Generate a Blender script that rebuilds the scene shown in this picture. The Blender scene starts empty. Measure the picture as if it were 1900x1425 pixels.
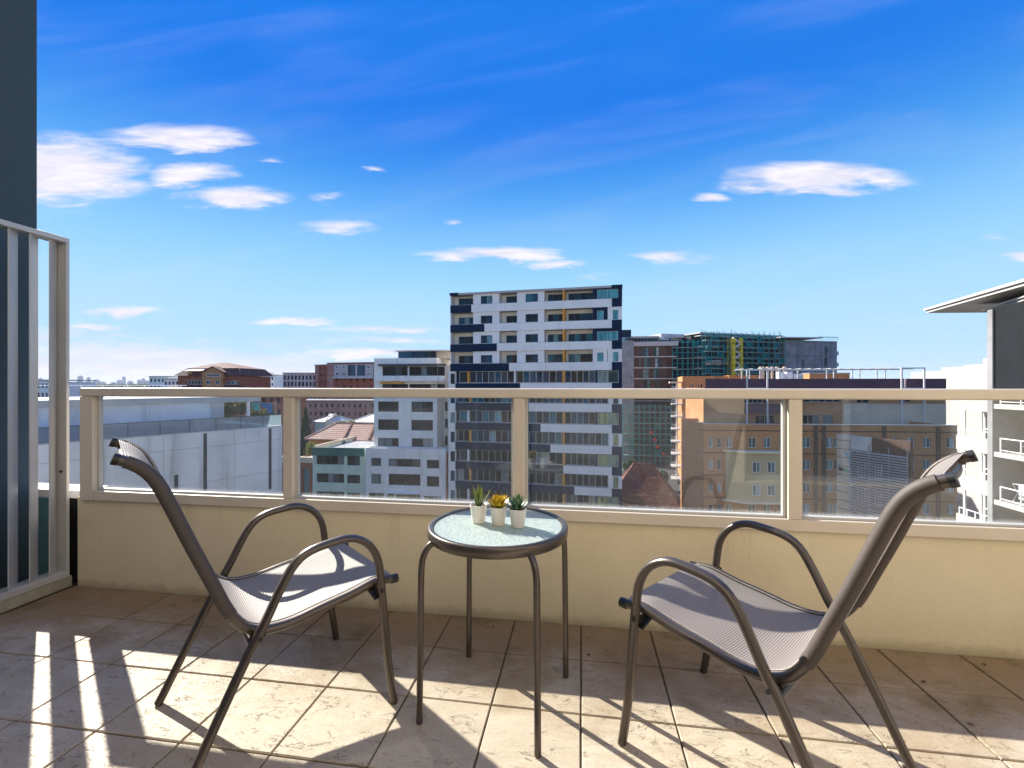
import bpy, bmesh, math, random
from mathutils import Vector, Matrix
random.seed(7)
S = bpy.context.scene
COL = S.collection
rad = math.radians

# ------------------------------------------------------------ camera
FPX, CAMH, HY, CX = 844.4, 1.08, 715.0, 950.0      # focal length and horizon in the photo's pixels
TH = math.atan(128 / FPX)
cam = bpy.data.cameras.new('camera')
cam.sensor_width = 36.0
cam.lens = 36.0 * FPX / 1900.0
cam.shift_y = 2.5 / 1900.0
cam.clip_start = 0.05
cam.clip_end = 30000
camo = bpy.data.objects.new('camera', cam)
camo.location = (0, 0, CAMH)
camo.rotation_euler = (rad(90), 0, TH)
COL.objects.link(camo)
S.camera = camo

# ------------------------------------------------------------ sun
SUN = Vector((-1.25, 0.9, 1.0)).normalized()        # towards the sun
sl = bpy.data.lights.new('sun', 'SUN')
sl.energy = 2.9
sl.angle = rad(0.5)
sl.color = (1.0, 0.93, 0.82)
so = bpy.data.objects.new('sun', sl)
so.rotation_euler = SUN.to_track_quat('Z', 'Y').to_euler()
so.location = (-20, 15, 25)
COL.objects.link(so)

# ------------------------------------------------------------ sky
class NT:
    """small helper to write node trees"""
    def __init__(s, tree):
        s.t = tree; s.n = tree.nodes; s.l = tree.links
    def node(s, typ, **kw):
        nd = s.n.new(typ)
        for k, v in kw.items(): setattr(nd, k, v)
        return nd
    def put(s, sock, v):
        if hasattr(v, 'is_output'): s.l.new(v, sock)
        elif isinstance(v, (tuple, list)):
            if len(v) == 3 and sock.type == 'RGBA': v = (*v, 1)
            sock.default_value = v
        else: sock.default_value = v
    def math(s, op, a, b=0.0, c=0.0, clamp=False):
        nd = s.node('ShaderNodeMath', operation=op, use_clamp=clamp)
        s.put(nd.inputs[0], a); s.put(nd.inputs[1], b); s.put(nd.inputs[2], c)
        return nd.outputs[0]
    def mix(s, f, a, b, mode='MIX'):
        nd = s.node('ShaderNodeMix', data_type='RGBA', blend_type=mode)
        s.put(nd.inputs[0], f); s.put(nd.inputs[6], a); s.put(nd.inputs[7], b)
        return nd.outputs[2]
    def ss(s, x, lo, hi, a=0.0, b=1.0):
        nd = s.node('ShaderNodeMapRange', interpolation_type='SMOOTHSTEP')
        s.put(nd.inputs[0], x); nd.inputs[1].default_value = lo; nd.inputs[2].default_value = hi
        nd.inputs[3].default_value = a; nd.inputs[4].default_value = b
        return nd.outputs[0]
    def noise(s, vec, scale, detail=4, rough=0.55, dist=0.0):
        nd = s.node('ShaderNodeTexNoise')
        if vec is not None: s.l.new(vec, nd.inputs['Vector'])
        nd.inputs['Scale'].default_value = scale; nd.inputs['Detail'].default_value = detail
        nd.inputs['Roughness'].default_value = rough; nd.inputs['Distortion'].default_value = dist
        return nd.outputs[0]
    def xyz(s, x, y, z):
        nd = s.node('ShaderNodeCombineXYZ')
        s.put(nd.inputs[0], x); s.put(nd.inputs[1], y); s.put(nd.inputs[2], z)
        return nd.outputs[0]

W = bpy.data.worlds.new('World'); S.world = W; W.use_nodes = True
w = NT(W.node_tree); w.n.clear()
sky = w.node('ShaderNodeTexSky', sky_type='NISHITA')
sky.sun_disc = False
sky.sun_elevation = math.asin(SUN.z)
sky.sun_rotation = math.atan2(SUN.x, SUN.y)
sky.altitude = 30; sky.air_density = 1.0; sky.dust_density = 0.0; sky.ozone_density = 3.0
skyc = sky.outputs[0]
tc = w.node('ShaderNodeTexCoord'); sp = w.node('ShaderNodeSeparateXYZ'); w.l.new(tc.outputs['Generated'], sp.inputs[0])
gx, gy, gz = sp.outputs
az = w.math('ARCTAN2', gx, gy)
hyp = w.math('SQRT', w.math('ADD', w.math('MULTIPLY', gx, gx), w.math('MULTIPLY', gy, gy)))
el = w.math('DIVIDE', gz, w.math('MAXIMUM', hyp, 0.02))
# the glare round the sun is rolled off per channel, as the photograph's exposure blend does
sc_ = w.node('ShaderNodeSeparateColor'); w.l.new(skyc, sc_.inputs[0])
low = w.ss(el, 0.62, 0.0)
def roll(ch, top, bottom):
    cap = w.math('ADD', top, w.math('MULTIPLY', low, bottom - top))
    q = w.math('POWER', w.math('DIVIDE', ch, cap), 3.0)
    return w.math('DIVIDE', ch, w.math('POWER', w.math('ADD', 1.0, q), 1 / 3.0))
cc_ = w.node('ShaderNodeCombineColor')
for i_, (a_, b_) in enumerate(((.012, .50), (.40, 1.62), (1.72, 2.25))): w.l.new(roll(sc_.outputs[i_], a_, b_), cc_.inputs[i_])
skyc = cc_.outputs[0]
# clouds are laid out on a plane tangent to the sky ahead (the street's bearing); behind, scattered by noise
FVx, FVy = -math.sin(TH), math.cos(TH)
ahead = w.math('ADD', w.math('MULTIPLY', gx, FVx), w.math('MULTIPLY', gy, FVy))
den = w.math('MAXIMUM', ahead, 0.05)
cu = w.math('DIVIDE', w.math('ADD', w.math('MULTIPLY', gx, FVy), w.math('MULTIPLY', gy, -FVx)), den)
cv = w.math('DIVIDE', gz, den)
front = w.ss(ahead, 0.10, 0.25)
def sky_at(px, py): return (px - CX) / FPX, (HY - py) / FPX
nz = w.noise(w.xyz(w.math('MULTIPLY', cu, 7.0), w.math('MULTIPLY', cv, 30.0), 0.3), 1.0, 6, 0.6, 0.5)
nz2 = w.noise(w.xyz(w.math('MULTIPLY', cu, 9.0), w.math('MULTIPLY', cv, 46.0), 2.3), 1.0, 6, 0.6, 0.6)
nz3 = w.noise(w.xyz(w.math('MULTIPLY', cu, 6.0), w.math('MULTIPLY', cv, 14.0), 7.7), 1.0, 3, 0.5, 0.0)
wu = w.math('ADD', cu, w.math('MULTIPLY', w.math('SUBTRACT', nz3, 0.5), 0.12))
wv_ = w.math('ADD', cv, w.math('MULTIPLY', w.math('SUBTRACT', nz, 0.5), 0.045))
nzc = w.math('SUBTRACT', w.math('ADD', w.math('MULTIPLY', nz, 0.6), w.math('MULTIPLY', nz2, 0.4)), 0.5)
cl = None
# clouds, each an ellipse in azimuth and elevation broken up by noise: (left, right, top, bottom, strength)
for (x0, x1, y0, y1, st) in [
        (-110, 300, 240, 392, 1.1), (150, 500, 225, 285, .95), (265, 440, 298, 350, .95), (300, 570, 343, 388, 1.0),
        (430, 540, 285, 308, .4), (655, 720, 305, 322, .5), (590, 660, 352, 378, .45), (545, 720, 404, 438, .7),
        (820, 880, 402, 418, .35), (755, 1060, 456, 488, 1.0), (970, 1110, 478, 502, .8), (1150, 1340, 462, 490, .8),
        (1050, 1220, 502, 522, .35), (1330, 1700, 292, 366, 1.1), (1270, 1365, 352, 380, .7), (1820, 2000, 464, 490, .9),
        (140, 330, 566, 588, .8), (100, 240, 598, 618, .8), (450, 640, 586, 606, .8), (560, 850, 600, 620, .55),
        (570, 850, 622, 640, .6), (530, 850, 644, 668, .8), (280, 460, 646, 672, .6), (1560, 1800, 588, 604, .28),
        (1820, 1900, 425, 445, .3)]:
    a0, e0 = sky_at(x0, y1); a1, e1 = sky_at(x1, y0)
    ca, ce, ra, re = (a0 + a1) / 2, (e0 + e1) / 2, (a1 - a0) / 2 * 1.14, (e1 - e0) / 2 * 1.12
    dx = w.math('MULTIPLY', w.math('SUBTRACT', wu, ca), 1 / ra)
    dy = w.math('MULTIPLY', w.math('SUBTRACT', wv_, ce), 1 / re)
    r = w.math('SQRT', w.math('ADD', w.math('MULTIPLY', dx, dx), w.math('MULTIPLY', dy, dy)))
    e = w.math('MULTIPLY', w.math('SUBTRACT', 1.0, r, clamp=True), st)
    cl = e if cl is None else w.math('MAXIMUM', cl, e)
cm = w.ss(w.math('ADD', w.math('MULTIPLY', cl, 1.5), w.math('MULTIPLY', nzc, 2.8)), 0.04, 1.15)
cm = w.math('MULTIPLY', w.math('MULTIPLY', cm, w.ss(cl, 0.0, 0.30)), front)
back = w.noise(w.xyz(w.math('MULTIPLY', az, 2.5), w.math('MULTIPLY', el, 8.0), 0.7), 1.0, 6, 0.6, 0.5)  # unseen clouds behind, added to lift the ambient light
cm = w.math('MAXIMUM', cm, w.math('MULTIPLY', w.ss(back, 0.52, 0.72), w.math('SUBTRACT', 1.0, front)))
# low bank of cloud along the horizon towards the sun, and faint high streaks
bank = w.math('MULTIPLY', w.ss(w.math('ADD', el, w.math('MULTIPLY', nzc, 0.20)), 0.09, 0.03), w.ss(az, -0.25, -0.70, 0.10, 0.95))
nst = w.noise(w.xyz(w.math('MULTIPLY', cu, 1.3), w.math('ADD', w.math('MULTIPLY', cv, 9.0), w.math('MULTIPLY', cu, -1.6)), 5.1), 1.0, 5, 0.55, 0.5)
streak = w.math('MULTIPLY', w.ss(nst, 0.45, 0.80), 0.11)
cover = w.math('MAXIMUM', w.math('MAXIMUM', cm, bank), streak)
SKYS = 0.120
white = w.mix(w.ss(nz2, 0.3, 0.7), (1.55, 1.55, 1.85), (1.95, 1.88, 2.02))
horizon = w.mix(w.ss(el, 0.46, 0.0, 0.0, 0.82), skyc, (1.12, 1.5, 2.02))
colr = w.mix(cover, horizon, white)
bg = w.node('ShaderNodeBackground'); w.put(bg.inputs[0], colr); bg.inputs[1].default_value = SKYS
wo = w.node('ShaderNodeOutputWorld'); w.l.new(bg.outputs[0], wo.inputs[0])

S.view_settings.view_transform = 'Standard'
S.view_settings.look = 'None'
S.view_settings.gamma = 1.0
S.view_settings.exposure = 2.1
S.render.engine = 'CYCLES'
S.cycles.max_bounces = 8
S.cycles.transparent_max_bounces = 16
S.cycles.caustics_reflective = False; S.cycles.caustics_refractive = False
S.cycles.sample_clamp_indirect = 6.0

# ------------------------------------------------------------ materials
def new_mat(name):
    m = bpy.data.materials.new(name); m.use_nodes = True
    t = NT(m.node_tree); t.n.clear()
    out = t.node('ShaderNodeOutputMaterial')
    return m, t, out
def bsdf(t, out, col, rough=.6, metal=0.0, spec=.5, nrm=None):
    b = t.node('ShaderNodeBsdfPrincipled')
    t.put(b.inputs['Base Color'], col); t.put(b.inputs['Roughness'], rough)
    b.inputs['Metallic'].default_value = metal; b.inputs['Specular IOR Level'].default_value = spec
    if nrm is not None: t.l.new(nrm, b.inputs['Normal'])
    t.l.new(b.outputs[0], out.inputs[0])
    return b
def bump(t, h, strength=.3, dist=.01):
    b = t.node('ShaderNodeBump'); b.inputs['Strength'].default_value = strength; b.inputs['Distance'].default_value = dist
    t.l.new(h, b.inputs['Height']); return b.outputs[0]
def pos(t):
    return t.node('ShaderNodeNewGeometry').outputs['Position']
def mul(c, k): return tuple(min(1, x * k) for x in c)
def mat(name, c, rough=.6, metal=0., var=.15, scale=4., streak=0., bmp=0., spec=None, fine=0.):
    """painted, rendered or metal surface with uneven colour, rain streaks and a slightly rough face"""
    m, t, out = new_mat(name)
    if spec is None: spec = .15 if rough > .6 else .5
    p = pos(t)
    n = t.noise(p, scale, 6, .6)
    col = t.mix(t.ss(n, .3, .7), mul(c, 1 - var), mul(c, 1 + var * .6))
    if streak:
        mp = t.node('ShaderNodeMapping'); t.l.new(p, mp.inputs[0]); mp.inputs['Scale'].default_value = (1, 1, .07)
        ns = t.noise(mp.outputs[0], scale * 2.2, 5, .65)
        col = t.mix(t.math('MULTIPLY', t.ss(ns, .5, .78), streak), col, mul(c, .35))
    if fine:
        nf = t.noise(p, scale * 40, 2, .5)
        col = t.mix(t.math('MULTIPLY', t.ss(nf, .4, .65), fine), col, mul(c, .55))
    nr = bump(t, t.noise(p, scale * 25, 3, .6), bmp, .004) if bmp else None
    bsdf(t, out, col, rough, metal, spec, nr)
    return m
def brick_mat(name, c1, c2, mortar, sc=1.0):
    """brickwork too far off to tell the bricks apart"""
    m, t, out = new_mat(name)
    p = pos(t); s3 = t.node('ShaderNodeSeparateXYZ'); t.l.new(p, s3.inputs[0])
    v = t.xyz(t.math('ADD', s3.outputs[0], t.math('MULTIPLY', s3.outputs[1], .8)), s3.outputs[2], 0.0)
    b = t.node('ShaderNodeTexBrick'); t.l.new(v, b.inputs['Vector'])
    b.inputs['Color1'].default_value = (*c1, 1); b.inputs['Color2'].default_value = (*c2, 1); b.inputs['Mortar'].default_value = (*mortar, 1)
    b.inputs['Scale'].default_value = 1.0 * sc; b.inputs['Brick Width'].default_value = .24; b.inputs['Row Height'].default_value = .086
    b.inputs['Mortar Size'].default_value = .008
    n = t.noise(p, .6, 5, .6)
    col = t.mix(t.ss(n, .3, .75), b.outputs[0], mul(c1, .72))
    bsdf(t, out, col, .85, 0, .15)
    return m
def glass_far(name, ramp, rough=.06, spec=.22):
    """window glass of a building: each pane differs, dark room or drawn curtain behind a reflecting face, some tinted with reflected sky"""
    m, t, out = new_mat(name)
    oi = t.node('ShaderNodeObjectInfo')
    cr = t.node('ShaderNodeValToRGB'); cr.color_ramp.interpolation = 'CONSTANT'
    e = cr.color_ramp.elements
    while len(e) < len(ramp): e.new(.5)
    for i, (ps, c) in enumerate(ramp): e[i].position = ps; e[i].color = (*c, 1)
    t.l.new(oi.outputs['Random'], cr.inputs[0])
    p = pos(t)
    mp = t.node('ShaderNodeMapping'); t.l.new(p, mp.inputs[0]); mp.inputs['Scale'].default_value = (1, 1, .12)
    n = t.noise(mp.outputs[0], 2.2, 3, .6)
    col = t.mix(t.ss(n, .35, .7, 0, .55), cr.outputs[0], (.012, .016, .02))
    wv = bump(t, t.noise(p, .7, 2, .5), .08, .05)
    bsdf(t, out, col, rough, 0., spec, wv)
    return m

M = {}
def parapet_render():
    m, t, out = new_mat('cream_render'); p = pos(t); s3 = t.node('ShaderNodeSeparateXYZ'); t.l.new(p, s3.inputs[0])
    c = t.mix(t.ss(t.noise(p, 1.3, 6, .6), .3, .7), (.70, .615, .455), (.78, .70, .53))
    mp = t.node('ShaderNodeMapping'); t.l.new(p, mp.inputs[0]); mp.inputs['Scale'].default_value = (1, 1, .06)
    run = t.noise(mp.outputs[0], 9, 5, .7)
    c = t.mix(t.math('MULTIPLY', t.ss(run, .52, .75), t.math('MULTIPLY', t.ss(s3.outputs[2], .18, .47), .30)), c, (.40, .33, .21))
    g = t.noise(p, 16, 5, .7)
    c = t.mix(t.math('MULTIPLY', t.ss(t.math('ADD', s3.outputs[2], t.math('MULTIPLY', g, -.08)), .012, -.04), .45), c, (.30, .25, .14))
    bsdf(t, out, c, .8, 0, .15, bump(t, t.math('ADD', t.noise(p, 70, 4, .65), t.math('MULTIPLY', t.noise(p, 9, 3, .5), 1.5)), .35, .004)); return m
M['cream'] = parapet_render()
M['cream_front'] = mat('pale_cream_render', (.84, .72, .52), .75, var=.05, scale=.8)
M['alu'] = mat('champagne_aluminium', (.70, .63, .54), .45, .1, var=.07, scale=2.2, streak=.10)
M['alu_grey'] = mat('grey_aluminium', (.56, .555, .55), .4, .15, var=.06, scale=3, streak=.12)
M['kerb'] = mat('worn_concrete_kerb', (.50, .46, .34), .85, var=.25, scale=9, fine=.5, bmp=.5)
M['slate_paint'] = mat('slate_blue_render', (.06, .098, .13), .8, var=.10, scale=1.2, fine=.12, bmp=.3)
M['teal_paint'] = mat('teal_render', (.12, .27, .31), .8, var=.08, scale=2, bmp=.3)
M['grout'] = mat('dark_grout', (.10, .07, .045), .9, var=.3, scale=14)
M['frame'] = mat('bronze_powdercoat', (.108, .09, .077), .32, .55, var=.06, scale=8, spec=.5)
M['sleeve'] = mat('brown_sleeve_fabric', (.072, .057, .05), .6, 0, var=.08, scale=30, bmp=.2)
M['piping_thread'] = mat('pale_piping_thread', (.36, .33, .30), .7, var=.3, scale=160)
M['black'] = mat('black_plastic', (.015, .015, .016), .4, var=.1)
M['pot'] = mat('cream_ceramic', (.80, .74, .66), .35, var=.03, scale=20)
M['soil'] = mat('potting_gravel', (.20, .17, .14), .95, var=.5, scale=240, bmp=.6)
M['white'] = mat('white_render', (.86, .825, .80), .7, var=.05, scale=.5, streak=.14)
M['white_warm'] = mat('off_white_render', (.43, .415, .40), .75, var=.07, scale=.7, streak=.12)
M['white_old'] = mat('weathered_white_render', (.85, .82, .775), .75, var=.07, scale=.6, streak=.42, fine=.06)
M['white_metal'] = mat('white_metal', (.80, .80, .80), .4, var=.04)
M['navy'] = mat('navy_cladding', (.006, .022, .055), .6, var=.15, scale=.8, streak=.15, spec=.15)
M['orange'] = mat('orange_panel', (.72, .30, .03), .5, var=.06)
M['soffit'] = mat('grey_soffit', (.45, .43, .42), .8, var=.06)
M['dframe'] = mat('dark_window_frame', (.05, .055, .06), .4, .3, var=.05)
M['lframe'] = mat('silver_window_frame', (.42, .45, .48), .4, .4, var=.05)
M['concrete'] = mat('blue_grey_concrete', (.74, .765, .79), .85, var=.14, scale=.35, streak=.62, fine=.10)
M['concrete_light'] = mat('pale_concrete', (.55, .55, .54), .85, var=.15, scale=.5, streak=.3, fine=.1)
M['concrete_core'] = mat('raw_concrete', (.27, .27, .29), .85, var=.25, scale=.5, streak=.3, fine=.2)
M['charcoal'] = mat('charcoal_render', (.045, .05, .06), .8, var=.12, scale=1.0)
M['shadow_interior'] = mat('painted_shade_concrete', (.022, .022, .024), .9, var=.3, scale=.4)  # near black, with deep shade put into the colour
M['green_render'] = mat('pale_green_render', (.60, .70, .58), .8, var=.08, scale=.7, streak=.25)
M['green_dark'] = mat('dark_green_fascia', (.035, .15, .12), .6, var=.1)
M['sand'] = mat('sand_render', (.60, .50, .38), .85, var=.12, scale=.5, streak=.15)
M['sand_yellow'] = mat('yellow_sand_reflection', (.56, .45, .25), .85, var=.1, scale=.5, streak=.1)
M['purple'] = mat('aubergine_render', (.13, .075, .095), .75, var=.08, scale=.5, streak=.12)
M['terracotta'] = mat('terracotta_tiles', (.34, .18, .14), .8, var=.35, scale=1.6, fine=.6)
M['redroof'] = mat('maroon_roof_tiles', (.20, .055, .045), .75, var=.45, scale=1.4, fine=.5)
def roof_tiles(name, c1, c2, c3, pitch):
    m, t, out = new_mat(name); p = pos(t); s3 = t.node('ShaderNodeSeparateXYZ'); t.l.new(p, s3.inputs[0])
    row = t.math('SINE', t.math('MULTIPLY', s3.outputs[2], 2 * math.pi / pitch))
    n = t.noise(p, 1.3, 5, .65); f = t.noise(p, 7.0, 3, .7)
    c = t.mix(t.ss(f, .38, .62), c1, c2); c = t.mix(t.ss(n, .5, .72, 0, .7), c, c3)
    c = t.mix(t.ss(row, .1, .9, 0, .6), c, mul(c1, .35))
    bsdf(t, out, c, .8, 0, .15, bump(t, row, .6, .05)); return m
M['redroof'] = roof_tiles('maroon_roof_tiles', (.11, .035, .028), (.26, .11, .085), (.33, .25, .22), .22)
M['terracotta'] = roof_tiles('terracotta_roof_tiles', (.30, .15, .11), (.46, .29, .23), (.55, .40, .34), .30)
M['paleroof'] = mat('pale_metal_roof', (.62, .60, .58), .6, var=.1, scale=.5)
M['flatroof'] = mat('grey_membrane_roof', (.34, .33, .34), .9, var=.15, scale=.4, streak=0)
M['bark'] = mat('bark', (.10, .075, .05), .9, var=.3, scale=6)
M['teal_mesh_pole'] = mat('teal_scaffold_tube', (.02, .26, .27), .5, .2, var=.1)
M['plank'] = mat('pale_scaffold_boards', (.52, .50, .46), .8, var=.2, scale=1.0)
M['yellow'] = mat('yellow_netting', (.62, .50, .03), .7, var=.25, scale=1.2)
M['red'] = mat('red_plastic', (.70, .03, .02), .5, var=.1)
M['blue_cloth'] = mat('blue_cloth', (.03, .20, .45), .8, var=.2, scale=3)
M['teal_cloth'] = mat('teal_cloth', (.05, .38, .42), .8, var=.2, scale=3)
M['asphalt'] = mat('asphalt', (.05, .05, .052), .9, var=.2, scale=.4)
M['wood_dark'] = mat('weathered_timber', (.11, .09, .075), .85, var=.25, scale=2)
M['brick_orange'] = brick_mat('orange_brick', (.60, .27, .10), (.47, .19, .07), (.48, .36, .26))
M['brick_mid'] = brick_mat('mid_brown_brick', (.56, .27, .12), (.46, .205, .085), (.42, .32, .24))
M['brick_red'] = brick_mat('red_brick', (.34, .10, .055), (.26, .075, .045), (.35, .27, .22))
M['brick_brown'] = brick_mat('brown_brick', (.13, .075, .055), (.10, .06, .045), (.16, .13, .11))
M['brick_pink'] = brick_mat('pinkish_brick', (.45, .24, .20), (.38, .19, .15), (.5, .4, .36))
M['skyline'] = mat('pale_glass_tower', (.30, .36, .44), .5, var=.1, scale=.01)
M['pane_blue'] = glass_far('painted_sky_glass', [(0, (.006, .014, .03)), (.35, (.008, .045, .10)), (.62, (.012, .09, .17)), (.82, (.04, .20, .28)), (.94, (.20, .38, .45))])  # blue tones tint the reflected sky into the panes
M['pane_teal'] = glass_far('teal_curtained_glass', [(0, (.07, .36, .43)), (.6, (.10, .42, .47))], .08)
M['pane_dark'] = glass_far('dark_window_glass', [(0, (.005, .007, .009)), (.45, (.014, .022, .028)), (.70, (.06, .085, .09)), (.84, (.20, .24, .24)), (.94, (.42, .41, .36))])
M['pane_green'] = glass_far('greenish_window_glass', [(0, (.05, .10, .10)), (.3, (.12, .22, .22)), (.6, (.22, .32, .30)), (.85, (.38, .46, .44))])
M['pane_pale'] = glass_far('pale_yellow_green_glass', [(0, (.40, .43, .22)), (.5, (.30, .38, .28))])  # flat yellowish green tones, varied per pane

def stone_tile():
    m, t, out = new_mat('riven_stone_tile')
    oc = t.node('ShaderNodeTexCoord').outputs['Object']; oi = t.node('ShaderNodeObjectInfo')
    rnd = oi.outputs['Random']
    va = t.node('ShaderNodeVectorMath', operation='ADD'); t.l.new(oc, va.inputs[0])
    t.l.new(t.xyz(t.math('MULTIPLY', rnd, 37.), t.math('MULTIPLY', rnd, 91.), t.math('MULTIPLY', rnd, 13.)), va.inputs[1])
    v = va.outputs[0]
    mp = t.node('ShaderNodeMapping'); t.l.new(v, mp.inputs[0]); mp.inputs['Scale'].default_value = (1.0, 2.6, 1); mp.inputs['Rotation'].default_value = (0, 0, .45)
    big = t.noise(mp.outputs[0], 7, 5, .6, .8)
    mid = t.noise(mp.outputs[0], 9, 5, .6, .7)
    rid = t.math('ABSOLUTE', t.math('SUBTRACT', mid, .5))
    crack = t.ss(rid, .013, .0)                                    # thin broken ridge lines of the riven face
    crack = t.math('MULTIPLY', crack, t.ss(t.noise(v, 13, 3, .6), .46, .6))
    fine = t.noise(v, 160, 3, .7)
    base = t.mix(t.ss(big, .3, .7), (.51, .43, .335), (.64, .56, .46))
    base = t.mix(t.ss(fine, .35, .7, 0, .35), base, (.30, .235, .17))
    base = t.mix(t.math('MULTIPLY', rnd, .55), base, (.43, .355, .27))
    base = t.mix(t.math('MULTIPLY', crack, .8), base, (.13, .10, .075))
    # brown, mossy stain along the parapet foot, made stronger to paint in shade
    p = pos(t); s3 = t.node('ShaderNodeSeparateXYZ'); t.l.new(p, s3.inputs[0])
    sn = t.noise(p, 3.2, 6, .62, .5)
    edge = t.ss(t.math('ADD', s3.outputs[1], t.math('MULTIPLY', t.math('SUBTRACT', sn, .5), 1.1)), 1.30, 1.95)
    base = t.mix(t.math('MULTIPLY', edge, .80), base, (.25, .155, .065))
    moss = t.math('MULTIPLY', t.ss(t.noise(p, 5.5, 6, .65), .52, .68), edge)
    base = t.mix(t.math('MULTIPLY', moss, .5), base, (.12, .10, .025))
    h = t.math('ADD', t.math('ADD', t.math('MULTIPLY', big, .7), t.math('MULTIPLY', mid, .5)), t.math('SUBTRACT', t.math('MULTIPLY', fine, .10), t.math('MULTIPLY', crack, .25)))
    bsdf(t, out, base, t.ss(fine, .3, .7, .5, .8), 0, .35, bump(t, h, .75, .006))
    return m
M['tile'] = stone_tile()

def sling_mat():
    m, t, out = new_mat('woven_sling_fabric')
    uv = t.node('ShaderNodeUVMap'); s3 = t.node('ShaderNodeSeparateXYZ'); t.l.new(uv.outputs[0], s3.inputs[0])
    a = t.math('SINE', t.math('MULTIPLY', s3.outputs[0], 2 * math.pi / .0064))
    b = t.math('SINE', t.math('MULTIPLY', s3.outputs[1], 2 * math.pi / .0032))
    st = t.ss(a, -.3, .6)
    n = t.noise(pos(t), 9, 4, .6)
    c = t.mix(st, (.17, .15, .14), (.37, .33, .305))
    c = t.mix(t.ss(b, .1, .9, 0, .35), c, (.21, .185, .17))
    c = t.mix(t.ss(n, .35, .75, 0, .18), c, (.30, .26, .23))
    sp_ = t.noise(pos(t), 55, 2, .5)
    c = t.mix(t.ss(sp_, .74, .78, 0, .6), c, (.30, .24, .12))
    pb = t.node('ShaderNodeBsdfPrincipled'); t.put(pb.inputs['Base Color'], c); pb.inputs['Roughness'].default_value = .55
    t.l.new(bump(t, a, .4, .001), pb.inputs['Normal'])
    tr = t.node('ShaderNodeBsdfTransparent'); tl = t.node('ShaderNodeBsdfTranslucent'); t.put(tl.inputs[0], (.30, .27, .26))
    m1 = t.node('ShaderNodeMixShader'); m1.inputs[0].default_value = .12; t.l.new(pb.outputs[0], m1.inputs[1]); t.l.new(tl.outputs[0], m1.inputs[2])
    m2 = t.node('ShaderNodeMixShader'); m2.inputs[0].default_value = .05; t.l.new(m1.outputs[0], m2.inputs[1]); t.l.new(tr.outputs[0], m2.inputs[2])
    t.l.new(m2.outputs[0], out.inputs[0])
    return m
M['sling'] = sling_mat()

def panel_glass(name, tint, dirt):
    """clear balustrade glass: reflection by angle, dust specks and dried drips gathered at the foot"""
    m, t, out = new_mat(name)
    p = pos(t); s3 = t.node('ShaderNodeSeparateXYZ'); t.l.new(p, s3.inputs[0])
    tr = t.node('ShaderNodeBsdfTransparent'); t.put(tr.inputs[0], tint)
    gl = t.node('ShaderNodeBsdfGlossy'); gl.inputs['Roughness'].default_value = .02
    t.put(gl.inputs[0], (.95, .97, 1))
    lw = t.node('ShaderNodeLayerWeight'); lw.inputs[0].default_value = .5
    fr = t.math('ADD', .035, t.math('MULTIPLY', t.math('POWER', lw.outputs['Facing'], 5.0), .9))
    g = t.node('ShaderNodeMixShader'); t.l.new(fr, g.inputs[0]); t.l.new(tr.outputs[0], g.inputs[1]); t.l.new(gl.outputs[0], g.inputs[2])
    df = t.node('ShaderNodeBsdfDiffuse'); t.put(df.inputs[0], (.75, .76, .78))
    tl = t.node('ShaderNodeBsdfTranslucent'); t.put(tl.inputs[0], (.80, .80, .80))
    dd = t.node('ShaderNodeMixShader'); dd.inputs[0].default_value = .5; t.l.new(df.outputs[0], dd.inputs[1]); t.l.new(tl.outputs[0], dd.inputs[2])
    mp = t.node('ShaderNodeMapping'); t.l.new(p, mp.inputs[0]); mp.inputs['Scale'].default_value = (1, 1, .25)
    drip = t.noise(mp.outputs[0], 210, 4, .7)
    foot = t.ss(t.math('ADD', s3.outputs[2], t.math('MULTIPLY', drip, -.055)), .520, .492)
    speck = t.ss(t.noise(p, 170, 2, .5), .70, .76)
    patch = t.ss(t.noise(p, 3.5, 4, .6), .45, .7)
    film = t.math('MULTIPLY', t.noise(p, 1.8, 4, .6), dirt)
    f = t.math('ADD', t.math('ADD', t.math('MULTIPLY', foot, .30), t.math('MULTIPLY', t.math('MULTIPLY', speck, patch), .30)), film, clamp=True)
    mx = t.node('ShaderNodeMixShader'); t.l.new(f, mx.inputs[0]); t.l.new(g.outputs[0], mx.inputs[1]); t.l.new(dd.outputs[0], mx.inputs[2])
    t.l.new(mx.outputs[0], out.inputs[0])
    return m
M['glass_panel'] = panel_glass('balustrade_glass', (.955, .975, .97), .032)
M['glass_terrace'] = panel_glass('terrace_glass', (.25, .42, .50), .22)

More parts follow.
